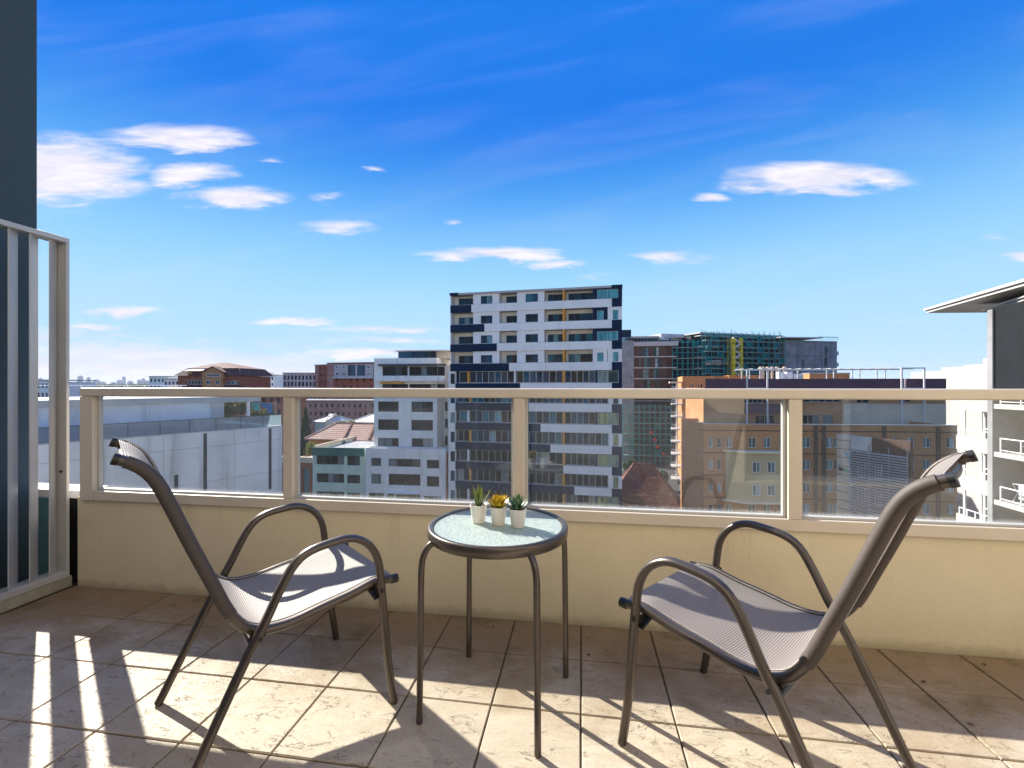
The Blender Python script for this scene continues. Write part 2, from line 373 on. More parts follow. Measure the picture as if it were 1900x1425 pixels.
def table_glass():
    m, t, out = new_mat('pebbled_table_glass')
    p = pos(t)
    vo = t.node('ShaderNodeTexVoronoi'); t.l.new(p, vo.inputs['Vector']); vo.inputs['Scale'].default_value = 190
    h = t.math('ADD', vo.outputs['Distance'], t.math('MULTIPLY', t.noise(p, 330, 2, .5), .6))
    c = t.mix(t.ss(t.noise(p, 300, 2, .7), .42, .58), (.38, .50, .48), (.90, .92, .90))  # pale speckle colours in the sparkle of the pebbled face
    b = t.node('ShaderNodeBsdfPrincipled'); t.put(b.inputs['Base Color'], c); b.inputs['Roughness'].default_value = .12
    b.inputs['Specular IOR Level'].default_value = .8
    t.l.new(bump(t, h, .8, .0018), b.inputs['Normal'])
    tl = t.node('ShaderNodeBsdfTranslucent'); t.put(tl.inputs[0], (.55, .75, .70))
    tr = t.node('ShaderNodeBsdfTransparent'); t.put(tr.inputs[0], (.70, .86, .82))
    m1 = t.node('ShaderNodeMixShader'); m1.inputs[0].default_value = .28; t.l.new(b.outputs[0], m1.inputs[1]); t.l.new(tl.outputs[0], m1.inputs[2])
    m2 = t.node('ShaderNodeMixShader'); m2.inputs[0].default_value = .22; t.l.new(m1.outputs[0], m2.inputs[1]); t.l.new(tr.outputs[0], m2.inputs[2])
    t.l.new(m2.outputs[0], out.inputs[0]); return m
M['table_glass'] = table_glass()

def leaf_mat(name, c, tip, edge):
    m, t, out = new_mat(name)
    uv = t.node('ShaderNodeUVMap'); s3 = t.node('ShaderNodeSeparateXYZ'); t.l.new(uv.outputs[0], s3.inputs[0])
    col = t.mix(t.ss(s3.outputs[0], .25, .95), c, tip)
    col = t.mix(t.ss(t.math('ABSOLUTE', t.math('SUBTRACT', s3.outputs[1], .5)), .34, .46), col, edge)
    oi = t.node('ShaderNodeObjectInfo')
    col = t.mix(t.math('MULTIPLY', oi.outputs['Random'], .35), col, mul(c, .7))
    bsdf(t, out, col, .4); return m
M['leaf_agave'] = leaf_mat('spiky_leaf', (.035, .10, .02), (.26, .30, .03), (.30, .34, .10))
M['leaf_yellow'] = leaf_mat('yellow_leaf', (.35, .30, .01), (.68, .48, .015), (.42, .12, .03))
M['leaf_green'] = leaf_mat('dark_green_leaf', (.015, .07, .025), (.05, .15, .05), (.50, .55, .38))
def foliage(name, a, b):
    m, t, out = new_mat(name)
    n = t.noise(pos(t), .8, 5, .6)
    oc = t.mix(t.ss(n, .35, .65), a, b)
    pb = t.node('ShaderNodeBsdfPrincipled'); t.put(pb.inputs['Base Color'], oc); pb.inputs['Roughness'].default_value = .7
    tl = t.node('ShaderNodeBsdfTranslucent'); t.put(tl.inputs[0], oc)
    mx = t.node('ShaderNodeMixShader'); mx.inputs[0].default_value = .3; t.l.new(pb.outputs[0], mx.inputs[1]); t.l.new(tl.outputs[0], mx.inputs[2])
    t.l.new(mx.outputs[0], out.inputs[0]); return m
M['fol_conifer'] = foliage('conifer_foliage', (.012, .035, .014), (.035, .075, .03))
M['fol_olive'] = foliage('olive_foliage', (.05, .065, .012), (.15, .14, .025))
M['fol_lime'] = foliage('lime_foliage', (.10, .12, .015), (.24, .22, .03))

# ------------------------------------------------------------ geometry helpers
def props(o, label=None, cat=None, group=None, kind=None):
    if label: o['label'] = label
    if cat: o['category'] = cat
    if group: o['group'] = group
    if kind: o['kind'] = kind
    return o
def empty(name, loc, label, cat, group=None, rz=0.0):
    o = bpy.data.objects.new(name, None); o.empty_display_size = .2
    o.location = loc; o.rotation_euler = (0, 0, rz); COL.objects.link(o)
    o['_m'] = 0; del o['_m']
    return props(o, label, cat, group)
def local(parent):
    """matrix from world to the parent thing's own frame"""
    m = Matrix.Identity(4); p = parent
    while p is not None:
        m = (Matrix.Translation(p.location) @ p.rotation_euler.to_matrix().to_4x4()) @ m; p = p.parent
    return m.inverted()

class MB:
    """collects faces and links them as ONE mesh object"""
    def __init__(s): s.v = []; s.f = []; s.uv = {}
    def face(s, pts, uvs=None):
        i = len(s.v); s.v += [tuple(p) for p in pts]; s.f.append(tuple(range(i, i + len(pts))))
        if uvs: s.uv[len(s.f) - 1] = uvs
    def hexa(s, p):                        # eight corners: bottom ring then top ring
        i = len(s.v); s.v += [tuple(q) for q in p]
        for f in ((3, 2, 1, 0), (4, 5, 6, 7), (0, 1, 5, 4), (1, 2, 6, 5), (2, 3, 7, 6), (3, 0, 4, 7)):
            s.f.append(tuple(i + k for k in f))
        return s
    def box(s, x0, x1, y0, y1, z0, z1):
        return s.hexa([(x0, y0, z0), (x1, y0, z0), (x1, y1, z0), (x0, y1, z0), (x0, y0, z1), (x1, y0, z1), (x1, y1, z1), (x0, y1, z1)])
    def bar(s, a, b, wd, ht=None, up=(0, 0, 1)):
        a, b = Vector(a), Vector(b); ht = wd if ht is None else ht
        d = (b - a).normalized(); u = Vector(up)
        if abs(d.dot(u)) > .98: u = Vector((0, 1, 0))
        r = d.cross(u).normalized() * wd / 2; u = r.cross(d).normalized() * ht / 2
        return s.hexa([a - r - u, a + r - u, b + r - u, b - r - u, a - r + u, a + r + u, b + r + u, b - r + u])
    def tube(s, pts, ra, n=10, rb=None, side=None, caps=True):
        """swept tube; ra across the path in its own plane, rb along 'side'"""
        pts = [Vector(p) for p in pts]; rb = ra if rb is None else rb
        base = len(s.v); k = len(pts); prev = None
        for i, p in enumerate(pts):
            d = (pts[min(i + 1, k - 1)] - pts[max(i - 1, 0)]).normalized()
            if side is not None: b = Vector(side).normalized()
            else:
                b = Vector((0, 0, 1)).cross(d) if prev is None else prev
                if b.length < 1e-3: b = Vector((1, 0, 0))
            b = (b - d * b.dot(d)).normalized(); prev = b
            a = d.cross(b).normalized()
            R_ = ra[i] if isinstance(ra, (list, tuple)) else ra
            Q_ = rb[i] if isinstance(rb, (list, tuple)) else rb
            for j in range(n):
                t = 2 * math.pi * j / n
                ca, sa = math.cos(t), math.sin(t)
                s.v.append(tuple(p + a * R_ * ca + b * Q_ * sa))
        for i in range(k - 1):
            for j in range(n):
                q = base + i * n
                s.f.append((q + j, q + (j + 1) % n, q + n + (j + 1) % n, q + n + j))
        if caps:
            s.f.append(tuple(base + j for j in reversed(range(n)))); s.f.append(tuple(base + (k - 1) * n + j for j in range(n)))
        return s
    def lathe(s, prof, n=40, c=(0, 0, 0)):
        base = len(s.v); k = len(prof)
        for r, z in prof:
            for j in range(n):
                t = 2 * math.pi * j / n; s.v.append((c[0] + r * math.cos(t), c[1] + r * math.sin(t), c[2] + z))
        for i in range(k - 1):
            for j in range(n):
                q = base + i * n; s.f.append((q + j, q + (j + 1) % n, q + n + (j + 1) % n, q + n + j))
        return s
    def disc(s, r, z, n=40, c=(0, 0), up=True):
        i = len(s.v); s.v += [(c[0] + r * math.cos(2 * math.pi * j / n), c[1] + r * math.sin(2 * math.pi * j / n), z) for j in range(n)]
        s.f.append(tuple(i + j for j in (range(n) if up else reversed(range(n))))); return s
    def mesh(s, name, mtl, smooth=False):
        me = bpy.data.meshes.new(name); me.from_pydata(s.v, [], s.f)
        if s.uv:
            ul = me.uv_layers.new(name='UVMap')
            for fi, uvs in s.uv.items():
                for li, u in zip(me.polygons[fi].loop_indices, uvs): ul.data[li].uv = u
        me.materials.append(mtl)
        if smooth:
            for p in me.polygons: p.use_smooth = True
        me.update(); return me
    def build(s, name, mtl, parent=None, smooth=False, bevel=0.0, seg=2, world=True, angle=None):
        me = s.mesh(name, M[mtl] if isinstance(mtl, str) else mtl, smooth)
        if parent is not None and world: me.transform(local(parent))
        o = bpy.data.objects.new(name, me); COL.objects.link(o)
        if parent is not None: o.parent = parent
        if bevel:
            b = o.modifiers.new('bevel', 'BEVEL'); b.width = bevel; b.segments = seg; b.limit_method = 'ANGLE'; b.angle_limit = rad(40)
            for p in me.polygons: p.use_smooth = True
            b.harden_normals = True
        elif smooth and angle:
            me.set_sharp_from_angle(angle=rad(angle))
        return o

RV = Vector((math.cos(TH), math.sin(TH))); FV = Vector((-math.sin(TH), math.cos(TH)))
def ground_xy(px, d):
    """place in plan that lies d metres off in the direction seen at column px of the photograph"""
    return FV * d + RV * ((px - CX) / FPX * d)
class Fac:
    """a vertical facade plane standing in the city: u along it (metres), z up, n out towards the street"""
    def __init__(s, A, B):
        s.o = Vector(A); s.u = (Vector(B) - s.o).normalized(); s.n = Vector((s.u.y, -s.u.x))
        if s.n.dot(-s.o) < 0: s.n = -s.n
    @staticmethod
    def px(a, da, b, db): return Fac(ground_xy(a, da), ground_xy(b, db))
    def U(s, px):
        r = FV + RV * ((px - CX) / FPX)
        return (s.dep(px) * r - s.o).dot(s.u)
    def dep(s, px):
        r = FV + RV * ((px - CX) / FPX); return s.o.dot(s.n) / r.dot(s.n)
    def Z(s, px, py): return CAMH + (HY - py) * s.dep(px) / FPX
    def rect(s, x0, y0, x1, y1):
        c = (x0 + x1) / 2
        return s.U(x0), s.U(x1), s.Z(c, y1), s.Z(c, y0)
    def P(s, u, z, n=0.0): q = s.o + s.u * u + s.n * n; return Vector((q.x, q.y, z))
    def box(s, mb, u0, u1, z0, z1, n0, n1):
        c = [s.P(u0, z0, n1), s.P(u1, z0, n1), s.P(u1, z0, n0), s.P(u0, z0, n0), s.P(u0, z1, n1), s.P(u1, z1, n1), s.P(u1, z1, n0), s.P(u0, z1, n0)]
        mb.hexa(c); return mb
    def wall(s, mb, u0, u1, z0, z1, ops=(), t=.2, n=0.0):
        """wall sheet with real openings: face, reveals and outer edges"""
        ops = [(max(a, u0), min(b, u1), max(c, z0), min(d, z1)) for a, b, c, d in ops]
        ops = [o for o in ops if o[1] - o[0] > .02 and o[3] - o[2] > .02]
        us = sorted({u0, u1, *[x for o in ops for x in o[:2]]}); zs = sorted({z0, z1, *[x for o in ops for x in o[2:]]})
        for i in range(len(us) - 1):
            for j in range(len(zs) - 1):
                cu, cz = (us[i] + us[i + 1]) / 2, (zs[j] + zs[j + 1]) / 2
                if any(o[0] < cu < o[1] and o[2] < cz < o[3] for o in ops): continue
                mb.face([s.P(us[i], zs[j], n), s.P(us[i + 1], zs[j], n), s.P(us[i + 1], zs[j + 1], n), s.P(us[i], zs[j + 1], n)])
        for a, b, c, d in [(u0, u1, z0, z1)] + ops:
            for (ua, za), (ub, zb) in (((a, c), (b, c)), ((b, c), (b, d)), ((b, d), (a, d)), ((a, d), (a, c))):
                mb.face([s.P(ua, za, n), s.P(ub, zb, n), s.P(ub, zb, n - t), s.P(ua, za, n - t)])
        return mb
    def window(s, parent, r, n, panes=2, rows=1, glass='pane_dark', frame='dframe', fw=.06, name='window'):
        """frame with mullions; every light a pane of its own"""
        u0, u1, z0, z1 = r
        mb = MB()
        s.box(mb, u0, u1, z0, z0 + fw, n - .06, n + .03); s.box(mb, u0, u1, z1 - fw, z1, n - .06, n + .03)
        for k in range(panes + 1):
            c = u0 + fw / 2 + (u1 - u0 - fw) * k / panes
            s.box(mb, c - fw / 2, c + fw / 2, z0 + fw, z1 - fw, n - .06, n + .03)
        for k in range(1, rows):
            c = z0 + (z1 - z0) * k / rows
            s.box(mb, u0 + fw, u1 - fw, c - fw / 2, c + fw / 2, n - .05, n + .022)
        o = mb.build(name, frame, parent)
        for k in range(panes):
            a = u0 + fw / 2 + (u1 - u0 - fw) * k / panes + fw / 2; b = u0 + fw / 2 + (u1 - u0 - fw) * (k + 1) / panes - fw / 2
            s.box(MB(), a, b, z0 + fw, z1 - fw, n - .05, n - .02)
            q = MB(); s.box(q, a, b, z0 + fw, z1 - fw, n - .05, n - .012)
            q.build('pane', glass, o)
        return o
GZ = -20.0        # street level
def thing_at(F, u, name, label, cat, group=None):
    p = F.P(u, GZ); return empty(name, p, label, cat, group)

# ------------------------------------------------------------ the ground and the balcony floor
g = MB(); g.face([(-8000, -8000, GZ), (8000, -8000, GZ), (8000, 8000, GZ), (-8000, 8000, GZ)])
gm, gt, go = new_mat('city_ground')
gp = pos(gt); vo = gt.node('ShaderNodeTexVoronoi'); gt.l.new(gp, vo.inputs['Vector']); vo.inputs['Scale'].default_value = .05
gc = gt.mix(gt.ss(gt.noise(gp, .012, 5, .6), .42, .6), (.10, .095, .085), (.05, .065, .03))
gc = gt.mix(.35, gc, vo.outputs['Color'], 'MULTIPLY')
bsdf(gt, go, gc, .95)
props(g.build('ground', gm), kind='structure')

PY = 2.08                                          # inner face of the parapet
XL, XR = -2.72, 3.6
floor = MB().box(XL - .3, XR, -1.6, PY + .20, -.22, -.006).build('balcony_floor', 'grout'); props(floor, kind='structure')
def tile_mesh(sx, sy):
    bm = bmesh.new()
    bmesh.ops.create_cube(bm, size=1, matrix=Matrix.Diagonal((sx, sy, .02, 1)))
    bmesh.ops.bevel(bm, geom=[e for e in bm.edges if all(v.co.z > 0 for v in e.verts)], offset=.0025, segments=1, affect='EDGES')
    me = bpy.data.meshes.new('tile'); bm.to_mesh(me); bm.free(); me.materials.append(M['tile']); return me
J = .0055
full = tile_mesh(.3 - J, .3 - J)
y_last = 1.812; cut = tile_mesh(.3 - J, PY - .004 - y_last - J)
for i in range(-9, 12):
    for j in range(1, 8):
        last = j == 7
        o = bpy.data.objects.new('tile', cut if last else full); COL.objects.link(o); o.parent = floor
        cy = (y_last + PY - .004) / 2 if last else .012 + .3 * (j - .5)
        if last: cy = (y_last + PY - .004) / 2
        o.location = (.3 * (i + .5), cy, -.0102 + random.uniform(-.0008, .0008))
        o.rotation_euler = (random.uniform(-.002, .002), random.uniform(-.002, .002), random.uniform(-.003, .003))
rest = MB()
for i in range(-9, 12):
    for j in range(-4, 1):
        x, y = .3 * (i + .5), .012 + .3 * (j - .5)
        rest.box(x - .1472, x + .1472, y - .1472, y + .1472, -.02, -.0003)
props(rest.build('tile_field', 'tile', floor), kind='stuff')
kerb = MB().box(XL - .10, XL + .002, -1.5, PY - .002, -.004, .056).build('kerb', 'kerb', bevel=.006); props(kerb, kind='structure')

# ------------------------------------------------------------ parapet and balustrade
par = MB().box(-2.694, XR, PY, PY + .16, -.3, .478).build('parapet_wall', 'cream', bevel=.006)
props(par, 'low cream rendered parapet wall along the balcony edge beneath the glass balustrade', 'wall')
BY0, BY1 = 2.062, 2.122
bal = empty('balustrade', (0, 2.09, .478), 'champagne aluminium balustrade with clear glass panels standing on the cream parapet', 'balustrade')
ZT, ZB = 1.066, 1.021
POSTS = [-2.616, -1.437, -.281, .888, 2.055, 3.22]
MB().box(-2.656, XR, BY0 - .004, BY1 + .004, ZB, ZT).build('top_rail', 'alu', bal, bevel=.009, seg=3)
MB().box(-2.569, XR, BY0, BY1, .468, .517).build('bottom_rail', 'alu', bal, bevel=.003)
for x in POSTS:
    hw = .04 if x == POSTS[0] else .0255
    MB().box(x - hw, x + hw, BY0 + .0006, BY1 - .0006, .466 if x == POSTS[0] else .5172, ZB - .0003).build('post', 'alu', bal, bevel=.003)
for a, b in zip(POSTS[:-1], POSTS[1:]):
    a += .04 if a == POSTS[0] else .0255; b -= .0255
    q = MB()                                        # glazing bead round the pane
    q.box(a + .0004, a + .013, 2.088, 2.108, .5176, ZB - .0004); q.box(b - .013, b - .0004, 2.088, 2.108, .5176, ZB - .0004)
    q.box(a + .0132, b - .0132, 2.084, 2.108, .5176, .527)
    q.build('glazing_bead', 'alu_grey', bal)
    MB().box(a + .011, b - .011, 2.095, 2.101, .524, ZB - .0006).build('glass_panel', 'glass_panel', bal)

# ------------------------------------------------------------ privacy screen on the left, the neighbour's side beyond it
scr = empty('privacy_screen', (XL, 1.4, .056), 'tall grey privacy screen of upright angled slats at the left end of the balcony', 'screen')
SX = -2.714
MB().box(SX - .075, SX, -1.2, 2.060, 1.842, 1.868).build('top_rail', 'alu_grey', scr, bevel=.002)
MB().box(SX - .075, SX, -1.2, 2.060, .0565, .092).build('bottom_rail', 'alu_grey', scr, bevel=.002)
MB().box(SX - .075, SX, 2.044, 2.0595, .0924, 1.8416).build('end_post', 'alu_grey', scr, bevel=.0015)
MB().tube([(SX - .03, 2.044, .62), (SX - .03, 2.037, .62)], .007, 10).build('bolt', 'frame', scr)
sm = None
for k in range(-22, 3):
    yy = 1.800 + .0855 * k
    if sm is None:
        q = MB(); c, s_ = math.cos(rad(126)), math.sin(rad(126))
        q.bar((0, 0, 0), (c * .086, s_ * .086, 0), .0045, 1.7488)
        sm = q.mesh('slat', M['alu_grey'])
    o = bpy.data.objects.new('slat', sm); COL.objects.link(o); o.parent = scr
    o.location = Vector((SX - .008, yy, (.0924 + 1.8412) / 2)) - scr.location
pier = MB().box(-3.24, -3.0, -1.5, 2.112, -.2, 4.4).build('pier_wall', 'slate_paint')
props(pier, 'dark slate blue rendered wall rising out of frame behind the slatted screen', 'wall')
nb = empty('neighbour_parapet', (-3.4, 2.1, -.2), 'teal rendered parapet seen through the gap in the slatted screen', 'wall')
MB().box(-5.0, -2.83, PY + .012, PY + .16, -.3, .46).build('wall', 'teal_paint', nb)
MB().box(-5.0, -2.697, PY + .03, PY + .168, .4605, .502).build('coping', 'white', nb)
MB().box(-2.86, -2.698, PY + .034, PY + .15, -.2, .452).build('gap_shade', 'shadow_interior', nb)  # dark block that paints in the shade of the gap beside the screen
nf = MB().box(-5.0, XL - .302, -1.5, PY + .19, -.22, -.01).build('neighbour_floor', 'concrete_light'); props(nf, kind='structure')

# our own block: storeys below, and an unseen front sized to bounce sunlight
own = empty('own_apartment_block', (1, -2, GZ), 'cream apartment block that carries the tiled balcony, its unseen front behind the camera sized to bounce sunlight', 'building')
q = MB(); q.box(-5.0, 3.6, -1.35, 2.2, GZ, -.3); q.build('lower_storeys', 'cream', own)
B0 = Fac((24.0, -1.2), (-40.0, -1.2)); B0.n = Vector((0, 1))
ops = []
for k in range(-6, 3):
    for c in range(14):
        z = 3.0 * k + (.01 if k == 0 else .5); a = 2.0 + 4.5 * c
        if k == 0 and 17 < a < 28: continue
        ops.append((a, a + 1.9, z, z + 1.5))
doors = [(20.0, 22.2, .01, 2.2), (24.6, 26.0, .01, 2.2)]
q = MB(); B0.wall(q, 0, 64, GZ, 9.0, ops + doors, .2, 0); B0.box(q, 0, 64, GZ, 9.0, -9, -.26); q.build('wall', 'cream_front', own)
for r in doors: B0.window(own, r, -.15, 2, 1, 'pane_dark', 'lframe', name='sliding_door')
q = MB()
for a, b, c, d in ops: B0.box(q, a, b, c, d, -.2, -.15)
props(q.build('glazing', 'pane_dark', own), kind='stuff')

# ------------------------------------------------------------ chairs
LOOP = [(.601, .0), (.580, .14), (.565, .30), (.552, .44), (.540, .508), (.513, .555), (.476, .583), (.440, .594), (.400, .593), (.330, .583), (.285, .556), (.248, .500), (.205, .412), (.160, .330), (.100, .208), (.05, .104), (0, 0)]
SLINGP = [(.622, .404), (.585, .409), (.545, .411), (.46, .393), (.37, .380), (.29, .367), (.235, .367), (.195, .375), (.160, .396), (.134, .430), (.112, .472), (.080, .550), (.039, .650), (.0, .750), (-.022, .805), (-.040, .842), (-.060, .868), (-.086, .888), (-.115, .901)]
def smooth_path(pts, k=3):
    out = []
    P_ = [Vector(p) for p in pts]
    for i in range(len(P_) - 1):
        p0, p1, p2, p3 = P_[max(i - 1, 0)], P_[i], P_[i + 1], P_[min(i + 2, len(P_) - 1)]
        for j in range(k):
            t = j / k
            out.append(.5 * ((2 * p1) + (p2 - p0) * t + (2 * p0 - 5 * p1 + 4 * p2 - p3) * t * t + (3 * p1 - p0 - 3 * p2 + p3) * t ** 3))
    out.append(P_[-1]); return out
def make_chair(label):
    root = empty('patio_chair', (0, 0, 0), label, 'chair', 'sling patio chairs either side of the glass table')
    hw, sw = .260, .221
    for sgn in (1, -1):
        pts = smooth_path([(x, sgn * hw, z) for x, z in LOOP], 3)
        pts[0].z = .002; pts[-1].z = .002
        MB().tube(pts, .0125, 14, .0165, side=(0, 1, 0)).build('leg_frame', 'frame', root, smooth=True, angle=50)
        sp_ = smooth_path([(x, sgn * sw, z) for x, z in SLINGP], 3)
        tb = MB().tube(sp_, .0135, 14).build('seat_tube', 'frame', root, smooth=True, angle=50)
        back = sp_[28:-2]
        MB().tube(back, .0165, 14).build('sleeve', 'sleeve', root, smooth=True, angle=50)
        cord = []
        for i in range(2, len(sp_) - 3):
            d = (sp_[i + 1] - sp_[i - 1]).normalized(); cord.append(sp_[i] + Vector((d.z, 0, -d.x)) * .0125 + Vector((0, -sgn * .0145, 0)))
        MB().tube(cord, .0021, 6).build('piping', 'piping_thread', root, smooth=True)
        for bx, bz in ((.548, .40), (.188, .372)):
            MB().tube([(bx, sgn * (hw + .0155), bz), (bx, sgn * (hw + .0205), bz)], .006, 10).build('bolt', 'black', root)
        MB().tube([sp_[0] + Vector((.010, 0, -.001)), sp_[0] + Vector((-.012, 0, 0))], .0152, 12).build('end_cap', 'black', root, smooth=True, angle=40)
        e = sp_[-1]; d = (sp_[-1] - sp_[-2]).normalized()
        MB().tube([e - d * .006, e + d * .006], .0150, 12).build('end_cap', 'black', root, smooth=True, angle=40)
        # brackets that carry the seat tube on the leg frame
        MB().bar((.548, sgn * (hw - .008), .368), (.535, sgn * (sw - .006), .398), .03, .006).build('bracket', 'black', root)
        MB().bar((.180, sgn * (hw - .008), .366), (.205, sgn * (sw - .008), .362), .034, .008).build('bracket', 'black', root)
    sp_ = smooth_path([(x, 0, z) for x, z in SLINGP], 3)
    N = 14; q = MB(); arc = 0; rows = []
    for i, p in enumerate(sp_):
        if i: arc += (p - sp_[i - 1]).length
        d = (sp_[min(i + 1, len(sp_) - 1)] - sp_[max(i - 1, 0)]).normalized()
        nrm = Vector((d.z, 0, -d.x)).normalized()
        k = max(0, min(1, (i - 1) / 6)) * max(0, min(1, (len(sp_) - 2 - i) / 8))
        row = []
        for j in range(N + 1):
            t = j / N * 2 - 1
            off = .0135 - .020 * (1 - t * t) * k - (.009 if abs(t) > .99 else 0)
            row.append((p + nrm * off + Vector((0, t * (sw + .004), 0)), (arc, (t + 1) * .24)))
        rows.append(row)
    for i in range(1, len(rows) - 2):
        for j in range(N):
            c = [rows[i][j], rows[i][j + 1], rows[i + 1][j + 1], rows[i + 1][j]]
            q.face([x[0] for x in c], [x[1] for x in c])
    o = q.build('sling', 'sling', root)
    bm = bmesh.new(); bm.from_mesh(o.data); bmesh.ops.remove_doubles(bm, verts=bm.verts, dist=.0004)
    for f in bm.faces: f.smooth = True
    bm.to_mesh(o.data); bm.free()
    # cross bars under the seat and at the head of the back
    cb = lambda pts, r, n_='crossbar': MB().tube(pts, r, 12).build(n_, 'frame', root, smooth=True, angle=50)
    cb([(.556, -hw, .385), (.556, 0, .374), (.556, hw, .385)], .010)
    cb([(.176, -hw, .350), (.176, hw, .350)], .010)
    top = [( -.080 - .020 * (1 - (t / 5) ** 2), t / 5 * sw, .879 + .004 * (1 - (t / 5) ** 2)) for t in range(-5, 6)]
    cb(top, .011, 'head_bar')
    return root
def copy_tree(o, parent=None):
    c = o.copy(); COL.objects.link(c); c.parent = parent
    for ch in list(o.children): copy_tree(ch, c)
    return c
def place_chair(ch, rear_mid, ang):
    f = Vector((math.cos(rad(ang)), math.sin(rad(ang))))
    p = Vector(rear_mid)
    ch.location = (p.x, p.y, 0); ch.rotation_euler = (0, 0, rad(ang))
chairL = make_chair('brown framed sling patio chair on the left, its back towards the slatted screen')
chairR = copy_tree(chairL); chairR['label'] = 'brown framed sling patio chair on the right, turned left towards the glass table'
place_chair(chairL, (-1.214, 1.177), 50.4)
place_chair(chairR, (.750, 1.220), 139.9)

# ------------------------------------------------------------ round glass table
TC = Vector((-.283, 1.545)); TZ = .604; TR = .238
tab = empty('side_table', (TC.x, TC.y, 0), 'small round side table with pebbled glass top between the two sling chairs', 'table')
prof = [(TR - .020, TZ - .036), (TR - .004, TZ - .036), (TR + .001, TZ - .030), (TR + .002, TZ - .008), (TR - .001, TZ - .001), (TR - .006, TZ + .001), (TR - .016, TZ - .0005), (TR - .0185, TZ - .006), (TR - .020, TZ - .012), (TR - .020, TZ - .036)]
MB().lathe(prof, 72, (TC.x, TC.y, 0)).build('rim', 'frame', tab, smooth=True, angle=50)
gp_ = MB().lathe([(TR - .0195, TZ - .0105), (TR - .0195, TZ - .0055)], 72, (TC.x, TC.y, 0)); gp_.disc(TR - .0195, TZ - .0055, 72, TC); gp_.disc(TR - .0195, TZ - .0105, 72, TC, False)
gp_.build('glass_top', 'table_glass', tab)
for a in (213.5, 125.5, 33.5, -54.5):
    c, s_ = math.cos(rad(a)), math.sin(rad(a))
    pr = [(.273, .002), (.2715, .15), (.270, .30), (.268, .44), (.266, .50), (.261, .53), (.250, .552), (.236, .566), (.224, .572)]
    pts = smooth_path([(TC.x + r * c, TC.y + r * s_, z) for r, z in pr], 3)
    lg = MB().tube(pts, .0105, 14, .0105, side=(-s_, c, 0)).build('leg', 'frame', tab, smooth=True, angle=50)

# ------------------------------------------------------------ three potted succulents
def leaf_mesh(name, L, wd, th, curl, mtl, pw=1.0, n=5):
    """tapered fleshy leaf growing along +x, curling up"""
    q = MB(); rows = []
    for i in range(n + 1):
        t = i / n
        wv = wd * (math.sin(math.pi * min(1, .25 + .75 * t)) ** pw if t < 1 else 0) * (1 if t > .15 else .75)
        if t == 1: wv = wd * .03
        x = L * math.sin(curl * t) / max(curl, .01) if curl > .01 else L * t
        z = L * (1 - math.cos(curl * t)) / max(curl, .01) if curl > .01 else 0
        tt = th * (1 - t * .8)
        rows.append([(Vector((x, -wv / 2, z + tt * .5)), (t, 0.)), (Vector((x, 0, z)), (t, .5)), (Vector((x, wv / 2, z + tt * .5)), (t, 1.)), (Vector((x, 0, z - tt)), (t, .5))])
    for a, b in zip(rows[:-1], rows[1:]):
        for j in range(4):
            c = [a[j], a[(j + 1) % 4], b[(j + 1) % 4], b[j]]
            q.face([x[0] for x in c], [x[1] for x in c])
    return q.mesh(name, M[mtl], True)
def potted(xy, label, leaves):
    z0 = TZ - .0054
    r = empty('potted_succulent', (xy[0], xy[1], z0), label, 'plant', 'potted succulents in a row on the glass table')
    p = MB().lathe([(.0, .0), (.0205, 0), (.0225, .002), (.0305, .061), (.031, .0625), (.0295, .063), (.028, .0615), (.027, .054), (.0, .054)], 32)
    p.build('pot', 'pot', r, smooth=True, angle=35, world=False)
    bm = MB().lathe([(0.0, .0565), (.014, .056), (.0268, .0545)], 18); bm.build('soil', 'soil', r, world=False)
    for me, az_, el_, hgt, rr, sc in leaves:
        o = bpy.data.objects.new('leaf', me); COL.objects.link(o); o.parent = r
        o.location = (rr * math.cos(az_), rr * math.sin(az_), hgt)
        o.rotation_euler = (Matrix.Rotation(az_, 3, 'Z') @ Matrix.Rotation(-el_, 3, 'Y')).to_euler(); o.scale = (sc, sc, sc)
    return r
def table_pt(px, py):
    d = (CAMH - TZ) * FPX / (py - HY); return ground_xy(px, d)
rnd = random.Random(3)
lm = leaf_mesh('leaf', .080, .0130, .003, .42, 'leaf_agave', .8)
lv = [(lm, k * 2.4 + rnd.uniform(-.3, .3), rad(el_) + rnd.uniform(-.12, .12), .056, .004, sc * rnd.uniform(.9, 1.1)) for k, (el_, sc) in enumerate([(82, 1.0), (78, .95), (75, 1), (70, .95), (66, .95), (62, .9), (58, .9), (66, .85), (52, .85), (60, .8), (46, .8), (54, .75), (72, .9), (44, .7), (80, .8), (56, .9)])]
potted(table_pt(888, 966), 'spiky upright green succulent in a small cream pot, leftmost on the table', lv)
lm = leaf_mesh('leaf', .047, .024, .004, .8, 'leaf_yellow', .6)
lv = []
for ring, (n, el_, sc, h) in enumerate([(9, 12, 1.0, .060), (9, 30, .95, .064), (8, 48, .82, .068), (6, 64, .68, .070), (4, 78, .52, .071)]):
    lv += [(lm, k * 2 * math.pi / n + ring * .37 + rnd.uniform(-.1, .1), rad(el_), h, .003, sc * rnd.uniform(.92, 1.06)) for k in range(n)]
potted(table_pt(925, 970), 'yellow rosette succulent in a small cream pot, middle of three on the table', lv)
lm = leaf_mesh('leaf', .050, .0165, .004, .55, 'leaf_green', .7)
lv = []
for ring, (n, el_, sc, h) in enumerate([(8, 14, 1.0, .058), (8, 34, 1.0, .060), (7, 52, .95, .063), (6, 68, .92, .066), (3, 82, .85, .068)]):
    lv += [(lm, k * 2 * math.pi / n + ring * .41 + rnd.uniform(-.1, .1), rad(el_), h, .003, sc * rnd.uniform(.9, 1.06)) for k in range(n)]
